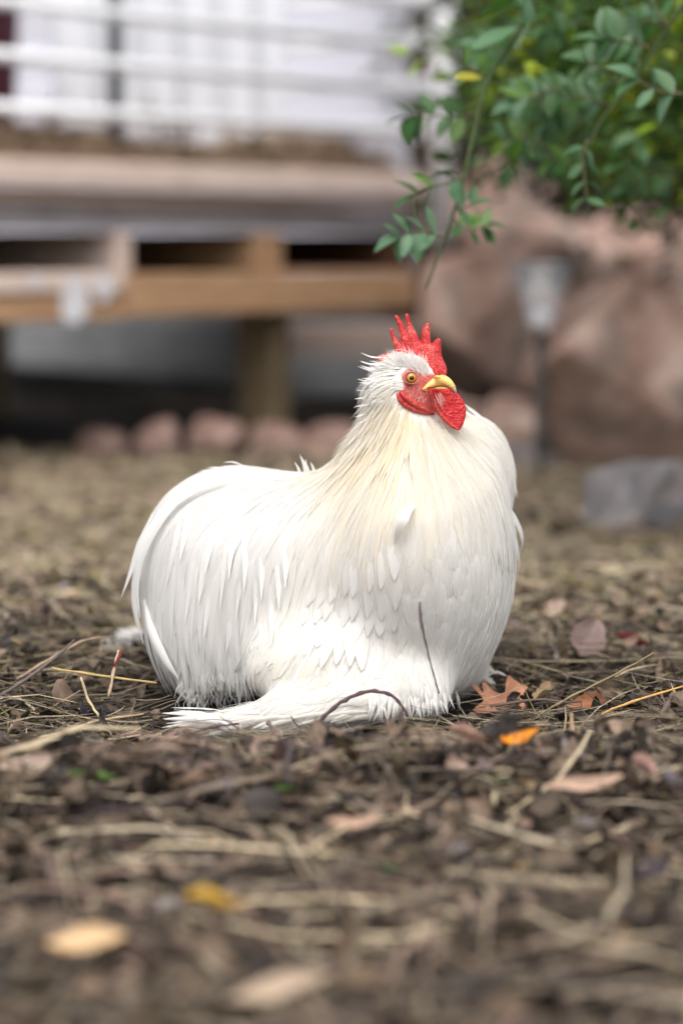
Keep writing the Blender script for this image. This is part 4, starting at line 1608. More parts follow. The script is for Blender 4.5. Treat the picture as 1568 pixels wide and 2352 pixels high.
LT = [leaf_template(6, .52 + .06 * k, .12 + .1 * k, .05 + .12 * k, .1 * k) for k in range(3)]
GREENS = [lin(92, 128, 92), lin(76, 112, 68), lin(58, 98, 44), lin(84, 122, 40), lin(48, 84, 40), lin(110, 140, 48)]
leaf_mesh = {}
for ci, c in enumerate(GREENS + [lin(168, 160, 30)]):
    for k, (LV, LF) in enumerate(LT):
        cc = np.repeat(np.array(c)[None] * .8, len(LV), 0)
        cc[1::3] *= 1.25
        me = np_mesh('leaf', LV, LF, True, cc)
        me.materials.append(M['leaf_green'])
        leaf_mesh[ci, k] = me
shrub = empty('shrub', (.72, 2.95, 0), 'green leafy shrub with arching stems hanging in from the top right', 'shrub')
SO = Vector(shrub.location)
STEMC = [lin(74, 88, 52), lin(96, 92, 66)]


def stem_part(pts, r0, r1, n=5, ci=0, name='stem'):
    pp = catmull(pts, n)
    V, F = tube([p - SO for p in pp], np.linspace(r0, r1, len(pp)), 7)
    return link(name, py_mesh(name, V, F, True, [STEMC[ci]] * len(V)), M['bark'], shrub)


Rg = random.Random(21)


def put_leaf(p, d, size, ci=None, roll=None):
    d = Vector(d).normalized()
    up = Vector((Rg.gauss(0, .35), Rg.gauss(-.35, .35), 1)).normalized()
    side = up.cross(d)
    if side.length < .05: side = Vector((0, 1, 0))
    side.normalize(); up = d.cross(side)
    mat = Matrix((d, side, up)).transposed().to_4x4()
    o = bpy.data.objects.new('leaf', leaf_mesh[ci if ci is not None else Rg.choice((0, 0, 1, 1, 2, 3)), Rg.randrange(3)])
    COL.objects.link(o)
    o.parent = shrub
    size *= 1.15
    o.matrix_local = Matrix.Translation(p - SO) @ mat @ Matrix.Diagonal((size, size * Rg.uniform(.85, 1.1), size, 1))
    return o


def sprig(path, Y, size, pairs, r=.0011, cis=None, dY=0.0, tip=True):
    """path of picture points at depth Y: thin twig with opposite oval leaves"""
    pts = [P(a, b, Y + dY * i) for i, (a, b) in enumerate(path)]
    stem_part(pts, r, r * .6, 4, 1, 'twig')
    pp = catmull(pts, 8)
    for k in range(pairs):
        t = .22 + .78 * k / max(1, pairs - 1)
        i = min(len(pp) - 2, int(t * (len(pp) - 1)))
        tg = (pp[i + 1] - pp[i]).normalized()
        sd = tg.cross(Vector((0, -1, .2))).normalized()
        for s in (-1, 1):
            dd = tg * Rg.uniform(.35, .8) + sd * s + Vector((0, Rg.uniform(-.5, .4), Rg.uniform(-.2, .15)))
            put_leaf(pp[i], dd, size * Rg.uniform(.75, 1.1), Rg.choice(cis) if cis else None)
    if tip:
        put_leaf(pp[-1], pp[-1] - pp[-3], size, Rg.choice(cis) if cis else None)


# the long stem hanging down beside the cage corner
H1 = [(1225, -60), (1224, 0), (1182, 90), (1118, 190), (1085, 320), (1048, 470), (1005, 590), (979, 664)]
stem_part([Vector((.72, 2.95, 0)), Vector((.66, 2.9, .5)), Vector((.50, 2.7, .95)), Vector((.33, 2.4, 1.0)), P(1330, -230, 2.25)] + [P(a, b, 2.16) for a, b in H1], .0045, .0009, 6)
bl = (0, 1, 1)
sprig([(1182, 90), (1200, 60), (1215, 28)], 2.16, .022, 2, cis=(0, 1))
put_leaf(P(1186, 62, 2.15), Vector((-1, -.2, -.45)), .040, 0)
put_leaf(P(1200, 55, 2.15), Vector((.35, -.1, .9)), .020, 0)
put_leaf(P(1200, 20, 2.16), Vector((-1, 0, .15)), .034, 2)
put_leaf(P(1180, 14, 2.17), Vector((-1, .2, -.1)), .030, 3)
sprig([(1118, 180), (1095, 165), (1068, 150)], 2.22, .020, 3, cis=(2, 3, 3))
put_leaf(P(1105, 180, 2.2), Vector((-1, 0, .12)), .022, 6)
sprig([(1100, 262), (1040, 270), (985, 262), (940, 268)], 2.24, .021, 5, cis=(2, 2, 3))
sprig([(1066, 400), (1030, 420), (985, 432), (955, 446)], 2.14, .021, 3, cis=(2, 0, 3))
put_leaf(P(1030, 424, 2.13), Vector((-1, -.1, -.2)), .032, 2)
put_leaf(P(1050, 398, 2.14), Vector((-1, .2, .1)), .022, 2)
sprig([(1048, 480), (1062, 478), (1085, 470)], 2.14, .016, 2, cis=(1, 0))
sprig([(1020, 545), (985, 532), (945, 536), (915, 545)], 2.10, .021, 4, cis=(0, 0, 0))
sprig([(1040, 500), (1075, 525), (1110, 520)], 2.2, .018, 3, cis=(2, 3))
put_leaf(P(1112, 520, 2.18), Vector((.3, .2, -.8)), .013, 4)
# second stem with its drooping sprigs
H2 = [(1640, -70), (1568, 8), (1490, 130), (1430, 215), (1378, 280), (1350, 345)]
stem_part([Vector((.72, 2.95, 0)), Vector((.75, 2.8, .55)), Vector((.62, 2.5, .85)), P(1780, -180, 2.3)] + [P(a, b, 2.22) for a, b in H2], .0045, .0010, 6)
sprig([(1350, 320), (1335, 355), (1342, 410), (1346, 462)], 2.16, .019, 4, cis=(0, 1, 1))
sprig([(1568, 215), (1530, 213), (1490, 200), (1462, 182)], 2.14, .026, 3, cis=(0, 1, 1))
sprig([(1490, 108), (1440, 96), (1390, 88)], 2.2, .026, 4, cis=(1, 1, 4))
sprig([(1430, 215), (1390, 160), (1350, 140)], 2.24, .022, 4, cis=(1, 2))
sprig([(1290, 200), (1240, 215), (1190, 232)], 2.28, .024, 4, cis=(0, 2, 3))
sprig([(1400, 240), (1330, 225), (1270, 215)], 2.3, .022, 5, cis=(0, 1, 2))
sprig([(1240, 318), (1200, 320), (1150, 318)], 2.3, .018, 3, cis=(5, 3, 0))
sprig([(1530, 60), (1500, 10), (1470, -30)], 2.2, .024, 3, cis=(1, 4))
for k in range(15):
    x0, y0 = Rg.uniform(1180, 1560), Rg.uniform(10, 430)
    if y0 > 160 + (x0 - 1000) * .7: continue
    a = Rg.uniform(2.0, 4.6)
    ln = Rg.uniform(60, 120)
    sprig([(x0, y0), (x0 + ln * .5 * math.cos(a), y0 - ln * .5 * math.sin(a) * .6), (x0 + ln * math.cos(a), y0 - ln * math.sin(a) * .6 + 14)], Rg.uniform(2.34, 2.55), .022, 4)


def leaf_mass(n_sprigs, sampler, size, palette, per=9, seed=0, span=.09):
    rg = np.random.default_rng(seed)
    c = sampler(n_sprigs, rg)
    n_sprigs = len(c)
    ax = rg.normal(size=(n_sprigs, 3)) * np.array([1, 1, .6]) + np.array([0, 0, -.25])
    ax /= np.linalg.norm(ax, axis=1)[:, None]
    pc = np.repeat(np.arange(n_sprigs), per)
    t = np.tile(np.linspace(0, 1, per), n_sprigs)
    pos = c[pc] + ax[pc] * (t * span)[:, None]
    d = rg.normal(size=(len(pc), 3)) * .9 + ax[pc] * .6
    d[:, 2] *= .6
    d /= np.linalg.norm(d, axis=1)[:, None]
    up = np.array([0, 0, 1.]) + rg.normal(size=(len(pc), 3)) * .5
    sd = np.cross(up, d); sd /= np.linalg.norm(sd, axis=1)[:, None] + 1e-9
    up = np.cross(d, sd)
    sz = size * rg.uniform(.65, 1.15, len(pc))
    LV, LF = leaf_template(4, .56, .2, .15)
    V = pos[:, None] + sz[:, None, None] * (LV[None, :, 0, None] * d[:, None] + LV[None, :, 1, None] * sd[:, None] + LV[None, :, 2, None] * up[:, None])
    F = (LF[None] + (np.arange(len(pc)) * len(LV))[:, None, None]).reshape(-1, 4)
    pal = np.asarray(palette)
    col = pal[rg.integers(0, len(pal), n_sprigs)][pc] * rg.uniform(.7, 1.25, len(pc))[:, None]
    return V.reshape(-1, 3), F, np.repeat(col, len(LV), 0)


EDGE = [(1030, -420), (1045, 0), (1025, 120), (1010, 220), (1030, 290), (1110, 330), (1200, 325), (1290, 385), (1400, 440), (1500, 450), (1620, 410), (1900, 340), (1900, -420)]


def mass_pts(n, rg):
    out_ = []
    while len(out_) < n:
        px, py = rg.uniform(1000, 1900), rg.uniform(-420, 545)
        if sd_poly(np.array([px]), np.array([py]), EDGE)[0] > -12: continue
        thin = np.clip((px - 980) / 300, .22, 1)
        if rg.random() > thin: continue
        out_.append(P(px, py, rg.uniform(2.45, 3.25)))
    return np.array(out_)


MG = [np.array(c) * 1.1 for c in (lin(84, 114, 40), lin(114, 140, 38), lin(68, 102, 40), lin(90, 122, 70), lin(136, 150, 44), lin(56, 88, 34))]
V, F, C = leaf_mass(900, mass_pts, .022, MG, 8, 3)
o = link('foliage', np_mesh('foliage', V - np.array(SO), F, True, C), M['leaf_green'], shrub)
o['kind'] = 'stuff'
for k in range(14):
    a = P(Rg.uniform(1250, 1850), Rg.uniform(-250, 380), Rg.uniform(2.5, 3.1))
    q = Vector((.72 + Rg.uniform(-.08, .1), 2.95 + Rg.uniform(-.1, .1), 0))
    stem_part([q, q * .45 + a * .55 + Vector((.12, 0, .12)), a], .007, .0015, 6)

# hedge and earth bank far behind the boulders
def hedge_pts(n, rg):
    x = rg.uniform(.2, 2.6, n); y = 6.4 + rg.uniform(0, .7, n) - .25 * x
    z = rg.uniform(0, 1, n) * (1.5 + .25 * np.sin(x * 6))
    return np.stack([x, y, z], 1)
HG = [np.array(c) * .6 for c in (lin(96, 104, 72), lin(78, 88, 58), lin(110, 104, 80), lin(70, 74, 50), lin(96, 84, 66))]
V, F, C = leaf_mass(1500, hedge_pts, .07, HG, 8, 8, .2)
tag(link('hedge', np_mesh('hedge', V, F, True, C), M['leaf_green']), 'blurred olive hedge behind the boulder bank', 'hedge', kind='stuff')
hb_ = empty('board_fence', (1.5, 7.3, 0), 'dark board fence behind the hedge at the right', 'fence')
for k in range(22):
    o = link('fence_board', box(.145, .02, 1.8, .003, 'fence_board'), M['wood_dark'], hb_)
    o.location = (-1.25 + k * .15, .02 - .25 * (-1.25 + k * .15), .9)
    o.rotation_euler = (0, 0, -.245)

# foliage added farther back, greens darkened to paint the near shrub's shaded inside
def back_pts(n, rg):
    out_ = []
    while len(out_) < n:
        px, py = rg.uniform(1090, 1950), rg.uniform(-380, 470)
        if py > 330 + (px - 1100) * .45: continue
        out_.append(P(px, py, rg.uniform(3.5, 4.3)))
    return np.array(out_)
SHADE_G = [np.array(c) * .5 for c in (lin(60, 84, 40), lin(44, 66, 32), lin(86, 104, 44), lin(36, 54, 30), lin(80, 84, 60))]
V, F, C = leaf_mass(800, back_pts, .032, SHADE_G, 8, 12, .12)
bs_ = empty('shrub', (.95, 3.95, 0), 'foliage added behind the near shrub with its inner shade painted in', 'shrub')
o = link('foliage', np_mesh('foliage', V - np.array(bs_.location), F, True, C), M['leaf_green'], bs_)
o['kind'] = 'stuff'
SO_keep = SO
for k in range(5):
    a = P(1300 + k * 110, 150 + 40 * (k % 2), 3.9)
    pp = catmull([Vector((.95 + .03 * k, 3.95, 0)), Vector((.95, 3.95, .4)) * .5 + a * .5, a], 6)
    Vv, Ff = tube([p - bs_.location for p in pp], np.linspace(.012, .003, len(pp)), 6)
    link('stem', py_mesh('stem', Vv, Ff, True, [STEMC[0]] * len(Vv)), M['bark'], bs_)

# ------------------------------------------------------------------ litter
def clear_of_bird(p, grow=1.0):
    a = ((p[:, 0] + .012) / (.145 * grow)) ** 2 + ((p[:, 1] - 1.87) / (.088 * grow)) ** 2 > 1
    return a & (((p[:, 0] + .05) / (.092 * grow)) ** 2 + ((p[:, 1] - 1.757) / (.036 * grow)) ** 2 > 1)


def scatter(y0, y1, half, pile, power=1.0):
    def f(n):
        y = y0 + (y1 - y0) * RNG.uniform(0, 1, n) ** power
        x = RNG.uniform(-1, 1, n) * (half * y + .20)
        z = zg(x, y) + .001 + pile * RNG.uniform(0, 1, n) ** 2.2
        p = np.stack([x, y, z], 1)
        return p[clear_of_bird(p)]
    return f


LP = [np.array(c) * .66 for c in (lin(164, 150, 128), lin(142, 127, 106), lin(118, 105, 90), lin(84, 70, 58), lin(62, 50, 44), lin(200, 182, 150), lin(128, 118, 74), lin(150, 122, 108), lin(74, 62, 62), lin(98, 82, 66))]
DARKP = LP[2:5] + LP[8:10] + [LP[1]]
parts = [
    (10000, scatter(1.50, 2.5, .30, .012), .008, .06, .0008, .0026, [c * .8 for c in DARKP + DARKP + LP], .22, .5),     # fine dry grass and crumbs
    (1500, scatter(1.50, 2.6, .28, .020), .03, .11, .0009, .0022, LP + DARKP, .16, .25),              # stalks
    (12000, scatter(2.2, 4.0, .30, .02), .02, .10, .002, .006, [LP[0] * 1.45, LP[1] * 1.4, LP[5] * 1.2, LP[0] * 1.3, LP[2] * 1.3, LP[6] * 1.4, LP[7] * 1.3], .2, .4),
    (9000, scatter(.75, 1.56, .32, .012), .006, .05, .001, .003, DARKP + DARKP + LP, .2, .5),
    (3000, scatter(.75, 1.58, .30, .020, 1.3), .04, .15, .0012, .0050, [LP[0] * 1.45, LP[1] * 1.45, LP[5] * 1.3, LP[2] * 1.2, LP[7] * 1.45, LP[2] * 1.5, LP[3], LP[8] * 1.3], .10, .3),
]
parts.append((2600, scatter(1.56, 2.2, .20, .024), .03, .12, .0007, .0018, LP[:3] + [LP[5], LP[6], LP[3], LP[4]], .13, .22))
Vs, Fs, Cs, off = [], [], [], 0
for (n, fx, l0, l1, w0, w1, pal, tl, cv) in parts:
    V, F, C = straw_strips(n, fx, l0, l1, w0, w1, pal, tl, cv)
    Vs.append(V); Fs.append(F + off); Cs.append(C); off += len(V)
tag(link('straw_litter', np_mesh('straw_litter', np.concatenate(Vs), np.concatenate(Fs), False, np.concatenate(Cs)), M['litter']),
    'dry grass stalks and plant crumbs covering the yard', 'litter', kind='stuff')


# crumbled leaf litter: far too many bits to count
def leaf_bits(n, fx, s0, s1, pal):
    c = fx(int(n * 1.4))
    c = c[~((np.abs(c[:, 0] + .03) < .115) & (c[:, 1] > 1.655) & (c[:, 1] < 1.8))]       # trodden flat before the bird
    n = len(c)
    t = np.linspace(0, 1, 6); sdd = np.linspace(-1, 1, 5)
    T, SD = np.meshgrid(t, sdd, indexing='ij')
    yaw = RNG.uniform(0, 6.283, n); pit = RNG.normal(0, .55, n); rol = RNG.normal(0, .6, n)
    wd = RNG.uniform(.3, .75, n)[:, None, None]; cu = RNG.normal(.35, .5, n)[:, None, None]; be = RNG.normal(.2, .4, n)[:, None, None]
    hw = np.sin(np.pi * np.clip(T * .97 + .02, 0, 1)) ** .7 * .5
    jag = 1 + RNG.uniform(-.22, .22, (n, 6, 5)) * (np.abs(SD) > .9)
    x = T - .5 + RNG.normal(0, .02, (n, 6, 5)); y = SD * hw * wd * jag; z = cu * hw * wd * SD ** 2 + be * (T - .5) ** 2 + RNG.normal(0, .03, (n, 6, 5))
    q = np.stack([x + 0 * y, y, z + 0 * y], -1).reshape(n, 30, 3) * RNG.uniform(s0, s1, n)[:, None, None]
    cr, sr = np.cos(rol)[:, None], np.sin(rol)[:, None]
    q = np.stack([q[..., 0], q[..., 1] * cr - q[..., 2] * sr, q[..., 1] * sr + q[..., 2] * cr], -1)
    cp, sp = np.cos(pit)[:, None], np.sin(pit)[:, None]
    q = np.stack([q[..., 0] * cp + q[..., 2] * sp, q[..., 1], -q[..., 0] * sp + q[..., 2] * cp], -1)
    cy, sy = np.cos(yaw)[:, None], np.sin(yaw)[:, None]
    q = np.stack([q[..., 0] * cy - q[..., 1] * sy, q[..., 0] * sy + q[..., 1] * cy, q[..., 2]], -1)
    V = q + c[:, None] + np.array([0, 0, .003])
    f = np.array([(i * 5 + j, (i + 1) * 5 + j, (i + 1) * 5 + j + 1, i * 5 + j + 1) for i in range(5) for j in range(4)])
    F = (f[None] + (np.arange(n) * 30)[:, None, None]).reshape(-1, 4)
    pal = np.asarray(pal)
    col = pal[RNG.integers(0, len(pal), n)] * RNG.uniform(.6, 1.2, n)[:, None]
    return V.reshape(-1, 3), F, np.repeat(col, 30, 0)


BITS = [np.array(c) * .50 for c in (lin(118, 99, 82), lin(92, 77, 64), lin(70, 59, 50), lin(158, 134, 112), lin(54, 46, 41), lin(84, 74, 68), lin(184, 158, 136), lin(104, 88, 66))]
Vs, Fs, Cs, off = [], [], [], 0
for (n, fx, a_, b_) in ((3300, scatter(1.44, 2.55, .28, .016, 1.2), .006, .025), (1500, scatter(.8, 1.50, .30, .016), .010, .030), (350, scatter(2.3, 4.0, .28, .012), .012, .04)):
    V, F, C = leaf_bits(n, fx, a_, b_, BITS)
    Vs.append(V); Fs.append(F + off); Cs.append(C); off += len(V)
tag(link('leaf_litter', np_mesh('leaf_litter', np.concatenate(Vs), np.concatenate(Fs), False, np.concatenate(Cs)), M['leaf_dry']),
    'crumbled dark brown leaf bits carpeting the yard', 'litter', kind='stuff')


# dead leaves
def dead_leaf_mesh(L, W, curl=.4, bend=.3, seed=0, col=(.2, .14, .1), col2=None, tipw=.55, serr=.06, name='dead_leaf', rollup=0.0):
    rr = random.Random(seed)
    nl, nw = 12, 8
    V, F, C = [], [], []
    ph = rr.uniform(0, 6)
    c = np.array(col)
    c2 = np.array(col2) if col2 is not None else c * .7
    for i in range(nl + 1):
        t = i / nl
        hw = W / 2 * math.sin(math.pi * min(1, max(0.015, t ** (.7 + tipw * .5)))) ** .8
        x = (t - .5) * L
        cen_z = bend * L * ((t - .5) ** 2 * 1.6 - .1) + .03 * L * math.sin(t * 7 + ph)
        for j in range(nw + 1):
            s = (j / nw - .5) * 2
            e_ = 1 + (serr * math.sin(i * 2.7 + j) + rr.uniform(-serr, serr) if j in (0, nw) else 0)
            if rollup:
                a = s * rollup
                y = hw * math.sin(a) / rollup; z = hw * (1 - math.cos(a)) / rollup
            else:
                y = s * hw * e_ * (1 - .2 * abs(curl) * s * s); z = curl * hw * s * s * (1 + .6 * math.sin(t * 5 + ph + s))
            vein = -.035 * W * abs(math.sin((t - abs(s) * .25) * 22)) * .25
            V.append((x, y, cen_z + z + vein + (.012 * W if j == nw // 2 else 0)))
            k = .5 + .5 * math.sin(i * 1.3 + j * .9 + ph) * rr.random()
            cc = c * (1 - k * .5) + c2 * k * .5
            if j == nw // 2: cc = cc * 1.2
            C.append(np.clip(cc, 0, 1))
    for i in range(nl):
        for j in range(nw):
            a = i * (nw + 1) + j
            F.append((a, a + nw + 1, a + nw + 2, a + 1))
    b0 = len(V)                                    # stalk
    for k in range(4):
        x = -L * .5 - L * .22 * k / 3
        for (dy, dz) in ((-.6, 0), (.6, 0), (0, .9)):
            V.append((x, dy * .012 * L, dz * .012 * L + bend * L * .3 + .004 * k)); C.append(c * .7)
    for k in range(3):
        for j in range(3):
            j2 = (j + 1) % 3
            F.append((b0 + k * 3 + j, b0 + k * 3 + j2, b0 + k * 3 + 3 + j2, b0 + k * 3 + 3 + j))
    return py_mesh(name, V, F, True, C)


def ground_hit(px, py, up=0.0):
    Y = 1.8
    for _ in range(12):
        q = P(px, py, Y)
        # slope of the ray
        d = (q.z - CAM_H) / Y
        zz = ground_z(q.x, Y) + up
        Y = (zz - CAM_H) / d
    return P(px, py, Y)


def lay(me_or_name, px, py, heading, tilt, roll=0, up=.006, Y=None, name='dead_leaf', mat='leaf_dry'):
    q = ground_hit(px, py, up) if Y is None else P(px, py, Y)
    o = link(name, me_or_name, M[mat])
    o.location = q
    o.rotation_mode = 'XYZ'
    o.rotation_euler = (math.radians(roll), math.radians(tilt), math.radians(heading))
    return o


def leaf_at(px, py, Lpx, Wpx, heading, label, col, col2=None, tilt=0, roll=0, curl=.4, bend=.3, seed=1, up=.006, **kw):
    q = ground_hit(px, py)
    s = q.y / FPX
    me = dead_leaf_mesh(Lpx * s, Wpx * s, curl, bend, seed, col, col2, **kw)
    o = lay(me, px, py, heading, tilt, roll, up)
    return tag(o, label, 'leaf', 'dead leaves on the ground')


leaf_at(142, 1598, 105, 62, 100, 'tan dead leaf with dark veins standing up in the grass at the left', lin(176, 150, 132), lin(150, 122, 104), 48, 40, .25, .25, 2, .016)
leaf_at(196, 1640, 95, 52, 60, 'dark bluish grey curled leaf beside the tan one at the left', lin(84, 80, 92), lin(54, 50, 58), 40, 55, .5, .5, 3, .010)
leaf_at(268, 1680, 120, 46, 150, 'rolled brown leaf lying left of the white foot feathers', lin(136, 108, 92), lin(104, 80, 66), -12, 20, .3, .3, 4, .010, rollup=1.3)
leaf_at(185, 1655, 60, 40, 70, 'small dark brown leaf under the rolled one at the left', lin(70, 54, 50), None, 30, 50, .4, .3, 5, .006)
leaf_at(1362, 1615, 125, 44, 12, 'orange brown leaf lying flat right of the lobed leaf', lin(160, 106, 72), lin(124, 78, 54), -8, 35, .5, .25, 6, .010)
leaf_at(1350, 1470, 130, 84, 62, 'large grey brown leaf with pale rim behind the litter at right', lin(118, 98, 92), lin(86, 70, 68), -30, 35, .3, .2, 7, .022)
leaf_at(1268, 1400, 70, 50, 30, 'pale pink leaf far right of the rooster breast', lin(176, 150, 134), None, -20, 30, .3, .3, 8, .012)
leaf_at(1196, 1446, 66, 40, 170, 'pale lavender leaf close to the rooster right side', lin(176, 160, 172), None, -10, 28, .4, .3, 9, .010)
leaf_at(1456, 1476, 90, 36, 170, 'dark red curled leaf near the right edge', lin(96, 22, 26), lin(60, 14, 18), -10, 40, .7, .5, 10, .014)
leaf_at(1275, 1505, 56, 34, 20, 'greyish lavender leaf between the lobed leaf and the dark red one', lin(150, 138, 146), None, -16, 30, .4, .3, 11, .008)
leaf_at(1085, 1694, 110, 52, 170, 'pinkish brown leaf lying just left of the yellow and black leaf', lin(170, 134, 118), lin(130, 98, 86), -10, 38, .5, .4, 12, .018)
yl = leaf_at(1182, 1692, 100, 56, 15, 'bright yellow orange leaf with black edges in front of the lobed leaf', lin(214, 132, 8), lin(170, 84, 4), -10, 48, .5, .4, 13, .018)
me = yl.data                                     # blackened rim: a mark of the leaf itself
ca_ = me.color_attributes['Col']
for i in range(13):
    for j in range(9):
        k = i * 9 + j
        if j <= 1 or j >= 6 or i <= 2 or (i * 5 + j * 3) % 7 == 0:
            ca_.data[k].color = (.02, .012, .008, 1)
leaf_at(1340, 1805, 185, 62, 8, 'long rolled pinkish tan leaf in the right foreground', lin(174, 146, 126), lin(146, 116, 98), -6, 30, .4, .2, 14, .022, rollup=1.2)
leaf_at(430, 1795, 110, 42, 160, 'tan leaf in the blurred foreground left of centre', lin(166, 138, 116), None, 8, 30, .4, .3, 15, .022)
leaf_at(520, 1805, 62, 40, 100, 'pale lavender grey leaf in the foreground left of centre', lin(196, 180, 186), None, 30, 30, .4, .2, 16, .022)
leaf_at(495, 2072, 150, 66, 172, 'blurred bright yellow leaf in the lower left foreground', lin(236, 190, 84), lin(214, 156, 50), -4, 40, .4, .2, 17, .034)
leaf_at(810, 1890, 130, 44, 8, 'pinkish tan leaf in the blurred foreground centre', lin(172, 142, 120), None, -4, 30, .4, .3, 18, .022)
leaf_at(1000, 1895, 70, 60, 80, 'pale pink leaf right of the centre in the foreground', lin(170, 150, 138), None, 20, 35, .4, .3, 19, .022)
leaf_at(640, 1730, 80, 34, 100, 'dark brown leaf stuck upright in front of the foot feathers', lin(92, 70, 66), None, 60, 30, .6, .3, 20, .018)
leaf_at(60, 1760, 120, 60, 20, 'pale pinkish leaf at the left end of the foreground ridge', lin(168, 148, 132), None, -6, 35, .4, .3, 21, .022)
leaf_at(350, 1725, 130, 44, 175, 'pale tan leaf on the ridge in front of the foot feathers', lin(196, 172, 156), None, -4, 34, .3, .2, 22, .022)
leaf_at(1045, 1760, 70, 56, 40, 'pinkish crumpled leaf below the yellow and black leaf', lin(160, 134, 118), None, 10, 40, .5, .4, 23, .012)
leaf_at(1110, 1765, 50, 40, 120, 'small lavender leaf below the yellow and black leaf', lin(172, 152, 156), None, 10, 40, .5, .4, 24, .012)
leaf_at(1475, 1760, 90, 70, 60, 'brownish pink leaf in the right foreground above the rolled one', lin(166, 130, 120), None, 14, 35, .5, .4, 25, .022)
leaf_at(1540, 1790, 70, 60, 90, 'pale lavender leaf cut by the right edge of the foreground', lin(186, 176, 186), None, 24, 35, .4, .3, 26, .022)
leaf_at(200, 2160, 180, 70, 10, 'blurred pale leaf in the lower left corner of the foreground', lin(206, 172, 130), None, -4, 30, .3, .2, 27, .022)
leaf_at(1480, 2010, 120, 80, 140, 'dark purplish leaf in the lower right foreground', lin(104, 92, 100), None, 10, 35, .5, .4, 28, .022)
leaf_at(640, 2270, 260, 70, 28, 'broad pinkish grass blade at the bottom edge', lin(172, 150, 128), None, -4, 20, .3, .1, 29, .022)
leaf_at(1018, 1598, 56, 40, 60, 'crumpled brown leaf at the foot of the leaning twig', lin(140, 108, 90), lin(100, 74, 60), 20, 40, .9, .6, 30, .010)
leaf_at(1048, 1590, 44, 36, 140, 'small crumpled brown leaf touching the rooster breast feathers', lin(128, 100, 84), None, 20, 40, 1.0, .6, 31, .012)

# lobed oak leaf, standing tilted towards the camera
OAK = [(1071, 1563), (1092, 1571), (1110, 1592), (1106, 1572), (1113, 1566), (1132, 1586), (1157, 1594), (1161, 1572), (1166, 1551), (1181, 1561), (1198, 1573), (1211, 1577), (1203, 1590), (1199, 1606), (1208, 1624), (1217, 1644), (1190, 1641), (1160, 1632), (1135, 1634), (1110, 1638), (1085, 1633), (1096, 1620), (1110, 1608), (1094, 1588)]
poly = [(p.x, p.y) for p in catmull([Vector((a, b, 0)) for a, b in OAK] + [Vector((*OAK[0], 0))], 3)[:-1]]
pa = np.array(poly)
gxs, gys = np.meshgrid(np.arange(1072, 1218, 7.0), np.arange(1552, 1645, 7.0))
gp = np.stack([gxs.ravel(), gys.ravel()], 1)
gp = gp[sd_poly(gp[:, 0], gp[:, 1], pa) < -2.5]
allp = [Vector(p) for p in poly] + [Vector(p) for p in gp]
vo, eo, fo, *_ = delaunay_2d_cdt(allp, [], [list(range(len(poly)))], 1, 1e-4)
hitY = ground_hit(1150, 1640).y
V, C = [], []
oc = np.array(lin(188, 134, 106))
for v in vo:
    dpt = hitY - .012 + (1640 - v.y) * K * .75 + .006 * math.sin((v.x - 1071) / 30) - .00025 * (v.x - 1144) ** 2 * K * 4
    V.append(P(v.x, v.y, dpt))
    rib = min(abs((v.x - 1160) * .82 + (v.y - 1600) * -.30) / 6, 1)
    C.append(oc * (1.25 - .3 * rib) * (.85 + .3 * random.random()))
cen = Vector(np.mean([tuple(v) for v in V], 0))
oak = link('oak_leaf', py_mesh('oak_leaf', [v - cen for v in V], [list(f) for f in fo], True, C), M['leaf_dry'])
oak.location = cen
tag(oak, 'lobed reddish brown oak leaf standing at the rooster right foot', 'leaf', 'dead leaves on the ground')

# anonymous leaf fragments
frag_cols = [lin(140, 116, 98), lin(112, 93, 78), lin(168, 144, 124), lin(92, 77, 67), lin(74, 63, 57), lin(160, 136, 104), lin(142, 132, 130)]
frag = [dead_leaf_mesh(1.0, Rg.uniform(.35, .7), Rg.uniform(.2, .9), Rg.uniform(.1, .6), 100 + k, frag_cols[k % 7], None, serr=.12) for k in range(21)]
for me in frag: me.materials.append(M['leaf_dry'])
FCN = ('pinkish brown', 'mid brown', 'pale pinkish tan', 'dark brown', 'blackish brown', 'straw coloured', 'greyish lavender')


def zone(x, y):
    side = 'left' if x / y < -.045 else ('right' if x / y > .045 else 'middle')
    if y < 1.35: return f'in the {side} of the bottom foreground'
    if y < 1.72: return f'in the {side} of the litter before the rooster'
    if y < 2.15: return 'in the litter beside the tail' if x < 0 else 'in the litter beside the breast'
    return f'in the blurred {side} of the yard behind the rooster'


nf = 0
while nf < 230:
    y = Rg.choice((Rg.uniform(1.05, 1.6), Rg.uniform(1.5, 2.1), Rg.uniform(1.9, 2.7), Rg.uniform(2.6, 3.6)))
    x = Rg.uniform(-1, 1) * .17 * y
    if not clear_of_bird(np.array([[x, y]]), 1.12)[0]: continue
    if x > -.17 and x < .12 and 1.66 < y < 1.82: continue
    fk = Rg.randrange(21)
    o = bpy.data.objects.new('leaf_fragment', frag[fk])
    COL.objects.link(o)
    s = Rg.uniform(.012, .034)
    s *= .8
    o.scale = (s, s, s)
    o.location = (x, y, ground_z(x, y) + .006 + Rg.uniform(0, .012))
    o.rotation_euler = (Rg.uniform(-.7, .7), Rg.uniform(-.5, .5), Rg.uniform(0, 6.28))
    tag(o, f'{FCN[fk % 7]} leaf bit {zone(x, y)}', 'leaf fragment', 'bits of dead leaf strewn in the litter')
    nf += 1


